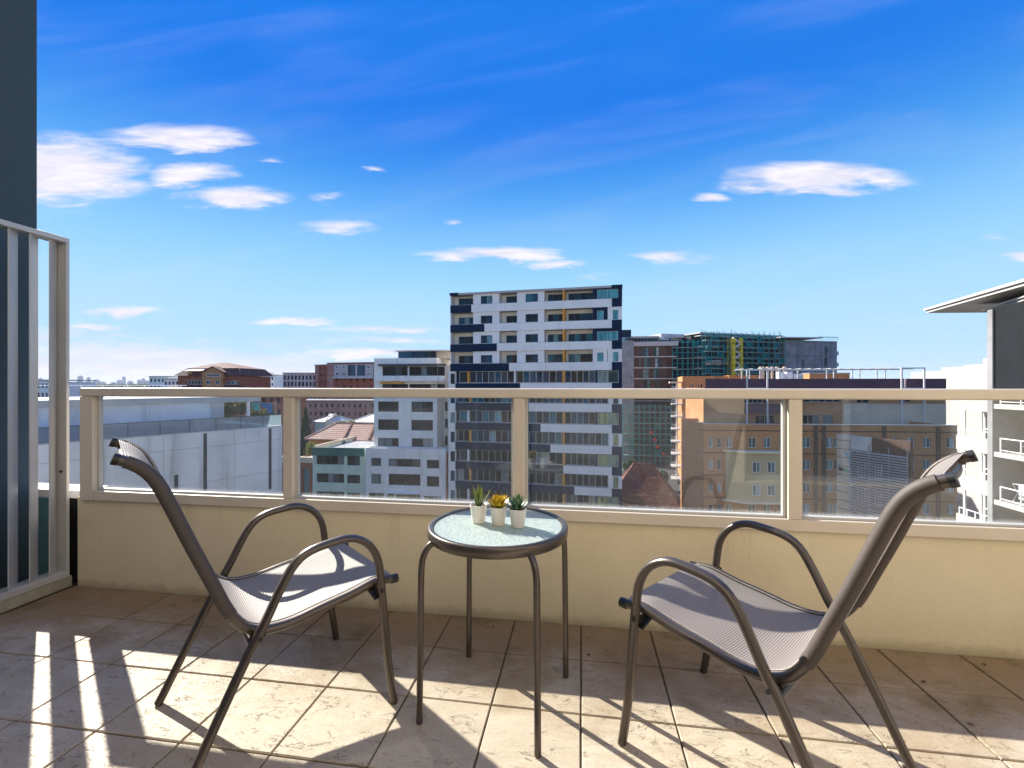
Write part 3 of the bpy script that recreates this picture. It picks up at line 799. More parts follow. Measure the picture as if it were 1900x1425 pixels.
potted(table_pt(961, 974), 'dark green pointed succulent with pale leaf edges in a cream pot, rightmost on the table', lv)

# a few dry leaves blown onto the tiles
lfm = MB(); 
for k in range(4):
    a0, a1 = -.012 + .006 * k, -.006 + .006 * k; w0, w1 = (.0, .004, .005, .003)[k], (.004, .005, .003, .0)[k]
    lfm.face([(a0, -w0, .001 + .003 * k * (k - 3) * -.4), (a1, -w1, .001 + .003 * (k + 1) * (k - 2) * -.4), (a1, w1, .0025 + .003 * (k + 1) * (k - 2) * -.4), (a0, w0, .0025 + .003 * k * (k - 3) * -.4)])
lfm = lfm.mesh('dry_leaf', mat('dry_leaf_brown', (.09, .055, .03), .8))
def floor_pt(px, py): return ground_xy(px, CAMH * FPX / (py - HY))
for (x, y, r, lab) in ((1715, 1266, .4, 'dry brown leaf on the tile behind the right chair, nearer the parapet'), (1826, 1233, 1.3, 'dry brown leaf on the tiles at the far right, close to the parapet foot'), (1800, 1345, 2.2, 'dry brown leaf right of the right chair on the shadow edge'), (1093, 1216, .9, 'dry brown leaf on the tiles just right of the table leg'), (915, 1163, 2.0, 'dry brown leaf at the parapet foot under the table')):
    o = bpy.data.objects.new('dry_leaf', lfm); COL.objects.link(o); p = floor_pt(x, y); o.location = (p.x, p.y, .001); o.rotation_euler = (0, 0, r)
    props(o, lab, 'leaf', 'dry leaves on the balcony tiles')

# ------------------------------------------------------------ navy and white tower in the middle
def crop(a, b, sc):
    return (lambda x: a + x / sc), (lambda y: b + y / sc)
cx4 = lambda x: 800 + x / 4.75
T = Fac.px(838, 70.3, 1135, 64.7)
tw = thing_at(T, T.U(990), 'apartment_tower', 'tall white and navy apartment tower with stepped bands and orange fins', 'building')
u = lambda x: T.U(cx4(x))
uL, uR = u(168), u(1682)
q = MB(); T.box(q, uL, uR - .02, GZ, 15.05, -15, -1.7); q.build('core', 'white', tw)
ROOF = 14.97
for k in range(0, 4):                                   # recessed balcony storeys
    zt = 13.4 - 3 * k; zc = ROOF if k == 0 else zt + 1.85
    q = MB(); ops = [(u(435), u(537), zt + .08, zt + 1.28)]
    T.wall(q, u(368), u(598), zt - 1.0, zc, ops, .25, -.12); T.box(q, u(368), u(598), zt - 1.0, zc, -1.69, -.39); q.build('wall', 'white', tw); q = MB()
    ops2 = [(u(830), u(940), zt + .08, zt + 1.28)]
    T.wall(q, u(755), u(996), zt - 1.0, zc, ops2, .25, -.12); T.box(q, u(755), u(996), zt - 1.0, zc, -1.69, -.39)
    q.build('wall', 'white', tw)
    for r in ops + ops2: T.window(tw, r, -.3, 2, 1, 'pane_blue', 'dframe')
    for a, b, n in ((212, 362, 3), (640, 748, 2), (1015, 1156, 3), (1200, 1418, 4)):
        T.window(tw, (u(a), u(b), zt - .95, zt + 1.32), -1.64, n, 1, 'pane_blue', 'dframe', name='balcony_door')
    q = MB(); T.box(q, uL, u(1590), zt - 1.12, zt - .96, -1.69, -.10); q.build('floor_slab', 'soffit', tw)
    q = MB(); T.box(q, u(1158), u(1176), zt + .002, zc, -1.6, .0); q.build('fin', 'orange', tw)
    q = MB(); T.box(q, uL, uL + .14, zt - 1, zc, -1.69, -.02); q.build('end_wall', 'white', tw)
    # right hand bay: navy on even storeys, white on odd ones
    wide = k in (0, 2)
    cm_ = 'white' if k == 3 else 'navy'
    r = (u(1462), u(1648) if wide else u(1520), zt + .1, zt + 1.4)
    q = MB(); x1 = u(1682) if wide else u(1552)
    T.wall(q, u(1424), x1, zt - .0, zc, [r], .22, -.06); T.box(q, u(1424), x1, zt, zc, -1.69, -.30); q.build('bay_wall', cm_, tw)
    T.window(tw, r, -.2, 2 if wide else 1, 1, 'pane_teal', 'lframe')
    if not wide:
        r = (u(1600), u(1650), zt - .06, zt + 1.42)
        q = MB(); T.wall(q, u(1556), uR, zt, zc, [(r[0], r[1], zt + .02, r[3])], .22, -.05); T.box(q, u(1556), uR, zt, zc, -1.69, -.29); q.build('bay_wall', 'white', tw)
        T.window(tw, (r[0], r[1], zt + .02, r[3]), -.2, 1, 1, 'pane_teal', 'lframe')
starts = [355, 470, 580, 687, 785, 860, 965, 1052, 1165, 1263, 1360]
for k in range(0, 11):
    zt = 13.4 - 3 * k; a = u(starts[k]); l0 = uL if k < 4 else u(213)
    q = MB(); T.box(q, l0, a - .012, zt - 1.15, zt, -.30, .0); q.build('navy_band', 'navy', tw)
    q = MB(); T.box(q, a, u(1592), zt - 1.15, zt, -.30, .05); q.build('white_band', 'white', tw)
    q = MB(); T.box(q, u(1592) + .01, uR, zt - 1.16, zt - .002, -1.69, -.03); q.build('corner_panel', 'navy', tw)
    q = MB(); T.box(q, l0, u(1592), zt, zt + .05, -.28, -.04); q.build('capping', 'lframe', tw)
for k in range(4, 11):                                  # glazed storeys
    zt = 13.4 - 3 * k; zc = zt + 1.85; z0, z1 = zt + .06, zc - .02
    even = k % 2 == 0
    q = MB(); T.box(q, u(215), u(1592), zt - 1.1, zc, -1.69, -.62); q.build('core', 'navy', tw)
    xs = [(242, 318), (334, 727), (748, 1158), (1176, 1446)] if even else [(228, 332), (348, 727), (750, 1150), (1172, 1560)]
    for a, b in xs:
        n = max(1, round((b - a) / 56))
        T.window(tw, (u(a), u(b), z0, z1), -.42, n, 1, 'pane_blue' if k < 8 else 'pane_dark', 'lframe', .07, 'glazing_strip')
    q = MB(); T.box(q, u(318 if even else 333), u(333 if even else 348), zt + .052, zc - .002, -.6, -.05); q.build('fin', 'orange' if (not even or k == 4) else 'white', tw)
    q = MB(); T.box(q, u(1158), u(1176), zt + .052, zc - .002, -.6, -.02); q.build('fin', 'orange', tw)
    q = MB(); T.box(q, u(729), u(742), zt + .052, zc - .002, -.6, -.12); q.build('column', 'white', tw)
    if even:
        q = MB(); r = (u(1466), u(1652), zt + .06, zc - .1)
        T.wall(q, u(1446), uR, zt, zc, [r], .2, -.06); T.box(q, u(1446), uR, zt, zc, -1.69, -.28); q.build('bay_wall', 'navy', tw)
        T.window(tw, r, -.18, 2, 1, 'pane_pale' if k >= 6 else 'pane_green', 'lframe')
    else:
        q = MB(); r = (u(1602), u(1652), zt + .02, zc - .12)
        T.wall(q, u(1562), uR, zt, zc, [r], .2, -.05); T.box(q, u(1562), uR, zt, zc, -1.69, -.27); q.build('bay_wall', 'white', tw)
        T.window(tw, r, -.18, 1, 1, 'pane_pale' if k >= 7 else 'pane_green', 'lframe')
    q = MB(); r = (u(168), u(207), zt - .1, zt + 1.5)
    T.wall(q, u(150), u(212), zt - 1.1, zc + .04, [r], .2, -.1); T.box(q, u(150), u(212), zt - 1.1, zc + .04, -3, -.32); q.build('wall', 'white', tw)
    T.window(tw, r, -.22, 1, 1, 'pane_blue', 'dframe')
q = MB(); T.box(q, uL - .1, uR + .05, ROOF, ROOF + .3, -15, .12); q.build('roof', 'soffit', tw)
q = MB(); T.box(q, u(1590), uR + .02, 13.41, ROOF + .34, -.9, .124)
q.build('corner_panel', 'navy', tw) if False else None
q = MB(); T.box(q, uL - .02, u(240), ROOF - .02, ROOF + .36, -.5, .14); T.box(q, u(1590), uR + .06, ROOF - .02, ROOF + .36, -.5, .14); q.build('parapet_corner', 'navy', tw)

# ------------------------------------------------------------ generic building from measured openings
def block(F, name, label, cat, px0, px1, ztop, wallm, openings, depth=12, glass='pane_dark', frame='dframe', t=.22, roofm='flatroof', parapet=.5, n=0.0, zbot=GZ, parent=None, group=None, cap=True):
    """openings: (x0, y0, x1, y1, panes) measured on the photograph and carried onto the facade plane"""
    u0, u1 = F.U(px0), F.U(px1)
    r = parent or thing_at(F, (u0 + u1) / 2, name, label, cat, group)
    rs = [(F.rect(*o[:4]), o[4] if len(o) > 4 else 1, o[5] if len(o) > 5 else glass) for o in openings]
    q = MB(); F.wall(q, u0, u1, zbot, ztop, [x[0] for x in rs], t, n); F.box(q, u0, u1, zbot, ztop - parapet, n - depth, n - t - .07)
    F.box(q, u0, u0 + .2, ztop - parapet, ztop, n - depth, n - t - .001); F.box(q, u1 - .2, u1, ztop - parapet, ztop, n - depth, n - t - .001); F.box(q, u0 + .2, u1 - .2, ztop - parapet, ztop, n - depth, n - depth + .2)
    q.build('wall', wallm, r)
    for (a, b, c, d), k, gl in rs: F.window(r, (a, b, c, d), n - t + .03, k, 1, gl, frame)
    q = MB(); F.box(q, u0 + .21, u1 - .21, ztop - parapet + .004, ztop - parapet + .05, n - depth + .21, n - t - .08); q.build('roof', roofm, r)
    return r
c3 = lambda x, y: (500 + x / 4.32, 620 + y / 4.32)
def r3(x0, y0, x1, y1, k=1, g=None):
    a = (*c3(x0, y0), *c3(x1, y1), k); return a + ((g,) if g else ())

# old white apartments left of the tower
Wf = Fac.px(697, 75, 832, 73)
ops = [r3(905, 258, 1108, 333, 4), r3(1118, 258, 1402, 333, 6), r3(905, 400, 1110, 470, 3), r3(1120, 400, 1402, 470, 5)]
ops += [r3(870, 540, 1035, 622, 2), r3(1137, 542, 1310, 625, 2), r3(870, 683, 1035, 768, 3), r3(1137, 688, 1310, 773, 2), r3(870, 832, 1035, 915, 3), r3(1140, 836, 1312, 920, 2)]
wa = block(Wf, 'apartment_block', 'weathered white apartment block with a glass penthouse left of the navy tower', 'building', 694, 811, Wf.Z(760, c3(0, 192)[1]), 'white_old', ops, 10)
for z_ in ((338, 380),):
    a = Wf.rect(*c3(880, z_[0]), *c3(1412, z_[1])); q = MB(); Wf.box(q, *a, -.1, .9); q.build('balcony_band', 'white_old', wa, bevel=.1)
a = Wf.rect(*c3(885, 240), *c3(1420, 256)); q = MB(); Wf.box(q, *a, 0.01, .7); q.build('awning', 'dframe', wa)
a = Wf.rect(*c3(905, 384), *c3(1080, 398)); q = MB(); Wf.box(q, *a, 0.01, .9); q.build('awning', 'orange', wa)
q = MB(); Wf.box(q, Wf.U(811) + .02, Wf.U(833), GZ, Wf.Z(820, c3(0, 240)[1]), -10, -3.2); q.build('side_wing', 'white_old', wa)
for y in (550, 690, 835): Wf.window(wa, (Wf.U(815), Wf.U(819.5), Wf.Z(817, c3(0, y + 75)[1]), Wf.Z(817, c3(0, y)[1])), -3.1, 1, 1, 'pane_dark', 'dframe')
ph = Wf.rect(*c3(1003, 133), *c3(1310, 192)); Wf.window(wa, ph, -1.5, 6, 1, 'pane_blue', 'dframe', name='penthouse_glazing')
q = MB(); Wf.box(q, ph[0], Wf.U(832), ph[2], ph[3], -8, -1.7); q.build('penthouse', 'sand', wa)
q = MB(); Wf.box(q, ph[0] - .4, Wf.U(833), ph[3] + .003, ph[3] + .18, -8, -.9); q.build('penthouse_roof', 'paleroof', wa)
Pf = Fac.px(678, 72.6, 827, 70.8)
ops = [r3(815, 992, 895, 1057, 1), r3(955, 1000, 1210, 1063, 4), r3(1260, 1008, 1360, 1077, 1), r3(815, 1120, 895, 1200, 1), r3(955, 1122, 1210, 1212, 4), r3(1260, 1140, 1360, 1223, 1), r3(795, 1275, 920, 1340, 2), r3(945, 1280, 1000, 1340, 1), r3(1010, 1285, 1210, 1345, 3), r3(1238, 1300, 1375, 1350, 2)]
pod = block(Pf, 'podium_building', 'low white podium building with wide windows in front of the old white apartments', 'building', 678, 827, Pf.Z(750, c3(0, 917)[1]), 'white_old', ops, 2.2)
q = MB(); Pf.box(q, Pf.U(827) + .01, Pf.U(831), GZ, Pf.Z(829, c3(0, 960)[1]), -2, -.4); q.build('brick_return', 'brick_red', pod)
a = Pf.rect(*c3(945, 1265), *c3(1200, 1274)); q = MB(); Pf.box(q, *a, .01, .7); q.build('canopy', 'white_metal', pod)

# pale green building and the red brick one
Gf = Fac.px(580, 75.5, 677, 74.4)
ops = [r3(377, 965, 598, 1045, 4), r3(622, 972, 725, 1053, 3), r3(377, 1117, 598, 1190, 5), r3(622, 1128, 725, 1197, 3), r3(377, 1262, 598, 1320, 5), r3(622, 1272, 725, 1325, 3)]
gb = block(Gf, 'factory_building', 'pale green rendered three storey building with dark green fascia', 'building', 580, 677.4, Gf.Z(630, c3(0, 922)[1]), 'green_render', ops, 20, 'pane_dark', 'dframe', parapet=.4)
a = Gf.rect(*c3(348, 914), *c3(765, 974)); q = MB(); Gf.box(q, a[0], a[1], a[2], a[3] + .1, .012, .22); q.build('fascia', 'green_dark', gb)
q = MB(); Gf.box(q, Gf.U(580) + .3, Gf.U(577) + 12.5, a[3] - .3, a[3] + .55, -21, -20.4); Gf.box(q, Gf.U(580) - .05, Gf.U(580) + .25, a[3] - .3, a[3] + .3, -20.4, -.5); q.build('coping', 'sand', gb)
dz = MB(); p0 = Gf.P(Gf.U(632), a[3] + .0, -1.2); dz.tube([p0, p0 + Vector((0, 0, .7))], .04, 8); dz.build('mast', 'lframe', gb)
dd = MB(); dd.lathe([(0, 0), (.25, .05), (.42, .16), (.40, .17), (.24, .07), (0, .02)], 16); me_ = dd.mesh('dish', M['concrete_core'], True); me_.transform(Matrix.Translation(p0 + Vector((0, 0, .75))) @ Matrix.Rotation(rad(60), 4, 'X')); me_.transform(local(gb))
o = bpy.data.objects.new('satellite_dish', me_); COL.objects.link(o); o.parent = gb
Bf = Fac.px(525, 77, 579, 76)
ops = [r3(120, 1080, 165, 1330, 1), r3(178, 1075, 220, 1330, 1), r3(270, 1075, 318, 1330, 1)]
rb = block(Bf, 'brick_warehouse', 'low red brick building with sand coloured parapet beside the green building', 'building', 515, 579.6, Bf.Z(555, c3(0, 1030)[1]), 'brick_red', ops, 16, 'pane_green', 'dframe', parapet=.3)
q = MB(); Bf.box(q, Bf.U(515), Bf.U(579.6), Bf.Z(555, c3(0, 1030)[1]) + .004, Bf.Z(555, c3(0, 985)[1]), -.6, .05); q.build('parapet', 'sand', rb)
q = MB(); Bf.box(q, Bf.U(566), Bf.U(573), Bf.Z(560, c3(0, 985)[1]) - .2, Bf.Z(560, c3(0, 940)[1]), -5, -4); q.build('roof_vent', 'concrete_core', rb)

# ------------------------------------------------------------ roofs with hips
def hip_house(F, px0, px1, zeave, zridge, run, wallm, roofm, name, label, cat, over=.5, hip=.6, deep=None, wins=(), group=None):
    u0, u1 = F.U(px0), F.U(px1); r = thing_at(F, (u0 + u1) / 2, name, label, cat, group)
    D = 2 * run
    q = MB(); F.box(q, u0, u1, GZ, zeave, -D, 0); q.build('wall', wallm, r)
    for w_ in wins: F.window(r, F.rect(*w_[:4]), .03, w_[4], 1, 'pane_dark', 'white_metal')
    a, b = u0 - over, u1 + over; f, k = over, -D - over; h = run * hip
    P = lambda u_, z_, n_: F.P(u_, z_, n_)
    q = MB(); zr, ze = zridge, zeave
    R0, R1 = P(a + h, zr, -run), P(b - h, zr, -run)
    A, B_, C_, D_ = P(a, ze, f), P(b, ze, f), P(b, ze, k), P(a, ze, k)
    q.face([A, B_, R1, R0]); q.face([B_, C_, R1]); q.face([C_, D_, R0, R1]); q.face([D_, A, R0])
    lo = Vector((0, 0, .18))
    for s0, s1 in ((A, B_), (B_, C_), (C_, D_), (D_, A)): q.face([s0 - lo, s1 - lo, s1, s0])
    q.face([A - lo, D_ - lo, C_ - lo, B_ - lo])
    rf = q.build('roof', roofm, r)
    q = MB()
    for s0, s1 in ((R0, R1), (A, R0), (D_, R0), (B_, R1), (C_, R1)): q.bar(s0 + Vector((0, 0, .06)), s1 + Vector((0, 0, .06)), .25, .14)
    q.build('ridge_capping', roofm, rf)
    return r
Hf = Fac.px(570, 92, 720, 88)
c5 = lambda x, y: (540 + x / 7.5, 640 + y / 7.5)
hh = hip_house(Hf, 573, 745, Hf.Z(620, 815), Hf.Z(640, 815) + 2.65, 6.0, 'brick_orange', 'terracotta', 'long_house', 'long low house with a mottled terracotta hip roof behind the green building', 'house', .6, .5)
for x in (622, 668): 
    q = MB(); uu = Hf.U(x); q.bar(Hf.P(uu, Hf.Z(640, 815) + 2.72, -6), Hf.P(uu + 2.2, Hf.Z(640, 815) + .2, .5), .3, .22); q.build('roof_valley', 'redroof', hh)
Lf = Fac.px(1130, 76, 1262, 73)
hip_house(Lf, 1118, 1272, Lf.Z(1200, 962), Lf.Z(1190, 872), 6.2, 'brick_brown', 'redroof', 'tiled_house', 'house with red tiled hip roof below, right of the navy tower', 'house', .6, .9)
# pale roofed terraces further back
for (a, b, d, ye, yr, rm, lab) in ((655, 700, 118, 783, 770, 'paleroof', 'small house with a pale metal roof left of the old white apartments'), (585, 603, 120, 782, 770, 'paleroof', 'small grey gabled cottage just right of the dark conifer')):
    f = Fac.px(a, d, b, d - 2); hip_house(f, a, b, f.Z((a + b) / 2, ye), f.Z((a + b) / 2, yr), 4.0, 'concrete_light', rm, 'cottage', lab, 'house', .4, .9)

# ------------------------------------------------------------ apartment blocks at middle distance, each with its own window grid
def grid_block(px0, px1, ytop, d, wallm, label, name='apartment_block', cols=4, floors=3, glass='pane_dark', tilt=0.0, ww=.55, wh=.5, depth=14, fh=3.0, roofm='flatroof', group=None, skip=0):
    F = Fac.px(px0, d + tilt, px1, d); u0, u1 = 0, F.U(px1); zt = F.Z((px0 + px1) / 2, ytop)
    r = thing_at(F, u1 / 2, name, label, 'building', group)
    ops = []; cw = u1 / cols
    for k in range(skip, floors):
        z = zt - 1.0 - fh * k
        for c in range(cols): ops.append((cw * (c + .5 - ww / 2), cw * (c + .5 + ww / 2), z - fh * wh, z))
    q = MB(); F.wall(q, u0, u1, GZ, zt, ops, .35, 0); F.box(q, u0, u1, GZ, zt - .4, -depth, -.42); q.build('wall', wallm, r)
    for o_ in ops: F.window(r, o_, -.3, 2, 1, glass, 'dframe', .09)
    q = MB(); F.box(q, u0 - .3, u1 + .3, zt + .004, zt + .3, -depth, .3); q.build('roof', roofm, r)
    return r, F, zt
r_, F_, z_ = grid_block(607, 695, 673.5, 200, 'brick_red', 'red brick and grey apartment block with a thin flat roof behind the white apartments', cols=7, floors=9, tilt=6, ww=.3, wh=.42)
q = MB(); a = F_.rect(620, 676, 693, 702)
F_.wall(q, a[0], a[1], a[2], a[3], [F_.rect(646, 677, 660, 697), F_.rect(663, 677, 678, 697)], .2, .25); q.build('upper_cladding', 'soffit', r_)
for xx in ((624, 629), (637, 642), (682, 687)):
    for yy in ((678, 684), (691, 697)): F_.window(r_, F_.rect(xx[0], yy[0], xx[1], yy[1]), .30, 2, 1, 'pane_blue', 'white_metal', .1)
for xx in ((646, 660), (663, 678)): F_.window(r_, F_.rect(xx[0], 677, xx[1], 697), .05, 3, 2, 'pane_blue', 'dframe', .1)
q = MB(); a = F_.rect(620, 699, 694, 702); F_.box(q, *a, .26, 1.6); q.build('balcony', 'concrete_light', r_)
q = MB(); F_.box(q, F_.U(607) - .01, F_.U(607) + 3.2, GZ, z_ - .01, -.3, .04); q.build('pier', 'brick_pink', r_)  # pink strip paints the sunlit side wall onto the front
r_, F_, z_ = grid_block(584.5, 606, 677.5, 206, 'brick_red', 'narrow red brick block with pink edge left of the red brick and grey apartments', cols=3, floors=8, tilt=4, ww=.3, wh=.4)
q = MB(); F_.box(q, F_.U(584.5), F_.U(584.5) + 2.4, GZ, z_ - .01, -.3, .04); q.build('pier', 'brick_pink', r_)  # same painted strip for the sunlit side of this block
grid_block(540, 705, 744, 165, 'brick_pink', 'low pinkish brick flats below the red brick apartments, behind the conifer', cols=16, floors=3, tilt=3, ww=.4, wh=.45)
grid_block(525, 586, 692.5, 215, 'concrete_light', 'grey apartment block with rows of narrow blue windows left of the red brick block', cols=9, floors=6, glass='pane_blue', ww=.6, wh=.7)
grid_block(505, 527, 699, 240, 'brick_orange', 'small orange brick block between two pale apartment blocks', cols=3, floors=5)
grid_block(478, 508, 696, 230, 'white', 'low white apartment block with a navy stair tower beside the orange brick block', cols=5, floors=5, glass='pane_blue')
grid_block(459, 480, 692, 228, 'concrete', 'blue grey apartment block right of the red roofed flats', cols=3, floors=5, glass='pane_blue')
grid_block(440, 460, 689, 205, 'white', 'white flats with dark balconies directly right of the red roofed flats', cols=2, floors=6)
grid_block(277, 312, 699, 215, 'concrete', 'blue grey flats left of the red roofed flats', cols=5, floors=5, glass='pane_blue')
grid_block(304, 332, 704, 205, 'white', 'small white flats touching the left side of the red roofed flats', cols=4, floors=5, glass='pane_blue')
grid_block(440, 524, 731, 120, 'brick_red', 'red brick flats behind the terrace trees', cols=6, floors=3, ww=.4)
grid_block(60, 105, 706, 150, 'white', 'white flats seen between the slats of the screen', cols=6, floors=5)
# red roofed flats
Rf = Fac.px(318, 182, 447, 178)
rr = thing_at(Rf, Rf.U(385), 'red_roofed_flats', 'brick flats under a stepped maroon tile roof with a gabled orange bay', 'building')
U_ = Rf.U
ze, zr = Rf.Z(385, 697), Rf.Z(385, 671)
ops = [Rf.rect(348, 706, 377, 713), Rf.rect(419, 707, 443, 713)]
q = MB(); Rf.wall(q, U_(330), U_(446), GZ, ze, ops, .4, 0); Rf.box(q, U_(330), U_(446), GZ, ze - .2, -18, -.5); q.build('wall', 'brick_red', rr)
for o_ in ops: Rf.window(rr, o_, -.2, 5, 1, 'pane_dark', 'white_metal', .12)
def frustum(F, u0, u1, f, k, z0, v0, v1, g_, h_, z1):
    q = MB(); q.hexa([F.P(u0, z0, f), F.P(u1, z0, f), F.P(u1, z0, k), F.P(u0, z0, k), F.P(v0, z1, g_), F.P(v1, z1, g_), F.P(v1, z1, h_), F.P(v0, z1, h_)]); return q
frustum(Rf, U_(326), U_(450), 1.0, -19, ze + .01, U_(340), U_(438), -2, -17, Rf.Z(385, 683)).build('roof', 'redroof', rr)
frustum(Rf, U_(341), U_(436), -1.6, -17, Rf.Z(385, 683) + .01, U_(382), U_(389), -8, -10, zr).build('roof', 'redroof', rr)
frustum(Rf, U_(313), U_(378), 2.2, -.1, Rf.Z(385, 720), U_(322), U_(376), -.1, -.3, Rf.Z(385, 713.5)).build('roof', 'redroof', rr)
frustum(Rf, U_(418), U_(456), 2.2, -.1, Rf.Z(385, 720), U_(419), U_(444), -.1, -.3, Rf.Z(385, 713.5)).build('roof', 'redroof', rr)
q = MB(); b0, b1, bm_ = U_(379.5), U_(418), U_(399); zs_, za = Rf.Z(399, 691), Rf.Z(399, 682)
Rf.box(q, b0, b1, GZ, zs_, -6, 1.2)
for n_ in (1.2,): q.face([Rf.P(b0, zs_, n_), Rf.P(b1, zs_, n_), Rf.P(bm_, za, n_)])
q.build('gable_bay', 'brick_orange', rr)
q = MB(); q.hexa([Rf.P(b0 - .6, zs_ - .3, 1.5), Rf.P(bm_, za + .1, 1.5), Rf.P(bm_, za + .1, -6), Rf.P(b0 - .6, zs_ - .3, -6), Rf.P(b0 - .6, zs_ + .1, 1.5), Rf.P(bm_, za + .5, 1.5), Rf.P(bm_, za + .5, -6), Rf.P(b0 - .6, zs_ + .1, -6)])
q.hexa([Rf.P(bm_, za + .1, 1.5), Rf.P(b1 + .6, zs_ - .3, 1.5), Rf.P(b1 + .6, zs_ - .3, -6), Rf.P(bm_, za + .1, -6), Rf.P(bm_, za + .5, 1.5), Rf.P(b1 + .6, zs_ + .1, 1.5), Rf.P(b1 + .6, zs_ + .1, -6), Rf.P(bm_, za + .5, -6)])
q.build('gable_roof', 'redroof', rr)
for r in ((388, 694, 412, 699, 5), (387, 706, 395, 713, 2), (404, 706, 412, 713, 2)): Rf.window(rr, Rf.rect(*r[:4]), 1.24, r[4], 1, 'pane_dark', 'white_metal', .12)
q = MB()
Rf.wall(q, U_(349), U_(376), ze + .02, Rf.Z(360, 688), [Rf.rect(357, 690, 372, 697)], .5, .3); q.build('dormer', 'brick_orange', rr)
frustum(Rf, U_(346), U_(378), 1.2, -4, Rf.Z(360, 688) + .01, U_(352), U_(374), -2, -4, Rf.Z(360, 684)).build('dormer_roof', 'paleroof', rr)

# ------------------------------------------------------------ grey concrete building with the glass terrace, on the left
Cf = Fac.px(172, 32, 395, 38.5)
cb_ = thing_at(Cf, 0, 'concrete_building', 'large blank blue grey concrete building with a glass railed terrace on the left', 'building')
zter = (Cf.Z(172, 818) + Cf.Z(395, 800)) / 2
cR = Cf.U(524)
def c2(x, y): return 130 + x / 4.75, 620 + y / 4.75
# wall panels with real joints between them
edges_u = [-22, -14, -7.2, -3.6, .6, 4.2, c_ := Cf.U(c2(1190, 0)[0]), Cf.U(c2(1450, 0)[0]), Cf.U(c2(1762, 0)[0]), cR]
rowsz = [(zter, zter - 1.25), (zter - 1.25, zter - 4.2), (zter - 4.2, zter - 7.2), (zter - 7.2, GZ)]
for i in range(len(edges_u) - 1):
    for (zt_, zb_) in rowsz:
        q = MB(); Cf.box(q, edges_u[i] + .012, edges_u[i + 1] - .012, zb_ + .012, zt_ - .012, -.12, 0); q.build('panel', 'concrete', cb_)
q = MB(); Cf.box(q, -22, cR, GZ, zter - .02, -16, -.13); q.build('body', 'concrete_core', cb_)
for (x, y0, y1) in ((935, 1240, 1500), (1190, 875, 1400), (1762, 830, 1365)):
    px_, py0 = c2(x, y0); _, py1 = c2(x, y1)
    q = MB(); uu = Cf.U(px_); Cf.box(q, uu - .13, uu + .13, Cf.Z(px_, py1), Cf.Z(px_, py0), .002, .03); q.build('slot_window', 'charcoal', cb_)
q = MB(); Cf.box(q, -22, cR, zter + .002, zter + .06, -16, .02); q.build('terrace_floor', 'concrete_light', cb_)
gtop = zter + 1.12
gxs = [-22 + 2.0 * k for k in range(0, 30)]; gxs = [x for x in gxs if x < cR - .3] + [cR - .05]
for a, b in zip(gxs[:-1], gxs[1:]):
    q = MB(); Cf.box(q, a + .02, b - .02, zter + .09, gtop - .04, -.09, -.075); q.build('glass_panel', 'glass_terrace', cb_)
    q = MB(); Cf.box(q, a - .02, a + .02, zter + .06, gtop - .02, -.11, -.06); q.build('rail_post', 'dframe', cb_)
q = MB(); Cf.box(q, gxs[0], gxs[-1], gtop - .04, gtop, -.11, -.06); q.build('handrail', 'dframe', cb_)
Uf = Fac(Cf.o - Cf.n * 2.6, Cf.o - Cf.n * 2.6 + Cf.u)
uE = Uf.U(416); zup = Uf.Z(280, 739)
for a, b in zip([-22, -12, -4, -1.4, 4.2, uE - 1.1], [-12, -4, -1.4, 4.2, uE - 1.1, uE]):
    q = MB(); Uf.box(q, a + .012, b - .012, zter + .062, zup - .5, -.12, 0); q.build('panel', 'concrete_light' if b == uE else 'concrete', cb_)
q = MB(); Uf.box(q, -22, uE - .01, zter + .062, zup - .51, -12, -.13); q.build('upper_body', 'concrete_core', cb_)
q = MB(); Uf.box(q, -22, Uf.U(483), zup - .495, zup, -12, .1); q.build('roof_slab', 'concrete_light', cb_)
q = MB(); uu = Uf.U(462); Uf.box(q, uu - .12, uu + .12, zter + .062, zup - .497, -.3, -.06); q.build('column', 'white', cb_)
# roof rail with posts
q = MB(); zz = Uf.Z(150, 716)
for k in range(0, 14): 
    uu = -10 + 1.5 * k; Uf.box(q, uu - .03, uu + .03, zup + .002, zz, -8.03, -7.97)
Uf.box(q, -11, 10, zz, zz + .07, -8.05, -7.95)
q.build('roof_rail', 'white_metal', cb_)
# drying cloths hung on the terrace
cl_ = empty('clothes_line', Uf.P(Uf.U(497), zter + .06, -1), 'teal and blue cloths drying on a line at the far end of the concrete terrace', 'laundry')
q = MB()
for x in (470, 522): q.tube([Uf.P(Uf.U(x), zter + .06, -1), Uf.P(Uf.U(x), zter + 2.3, -1)], .025, 8)
q.tube([Uf.P(Uf.U(470), zter + 2.25, -1), Uf.P(Uf.U(522), zter + 2.05, -1)], .012, 6); q.build('line', 'lframe', cl_)
def cloth(x0, x1, drop, mm, tw_):
    q = MB(); n = 8; a, b = Uf.U(x0), Uf.U(x1)
    def cp(i, j):
        t = i / n; s_ = j / 5
        return Uf.P(a + (b - a) * t + tw_ * s_ * .5, zter + 2.22 - .2 * ((x0 + (x1 - x0) * t - 470) / 52) - drop * s_, -1 + .09 * math.sin(t * 9 + s_ * 2))
    for i in range(n):
        for j in range(5): q.face([cp(i, j), cp(i + 1, j), cp(i + 1, j + 1), cp(i, j + 1)])
    o = q.build('cloth', mm, cl_, smooth=True)
    sd = o.modifiers.new('thick', 'SOLIDIFY'); sd.thickness = .02
cloth(474, 490, .75, 'teal_cloth', .5); cloth(491, 501, .5, 'blue_cloth', .6); cloth(502, 514, 1.0, 'blue_cloth', .4)

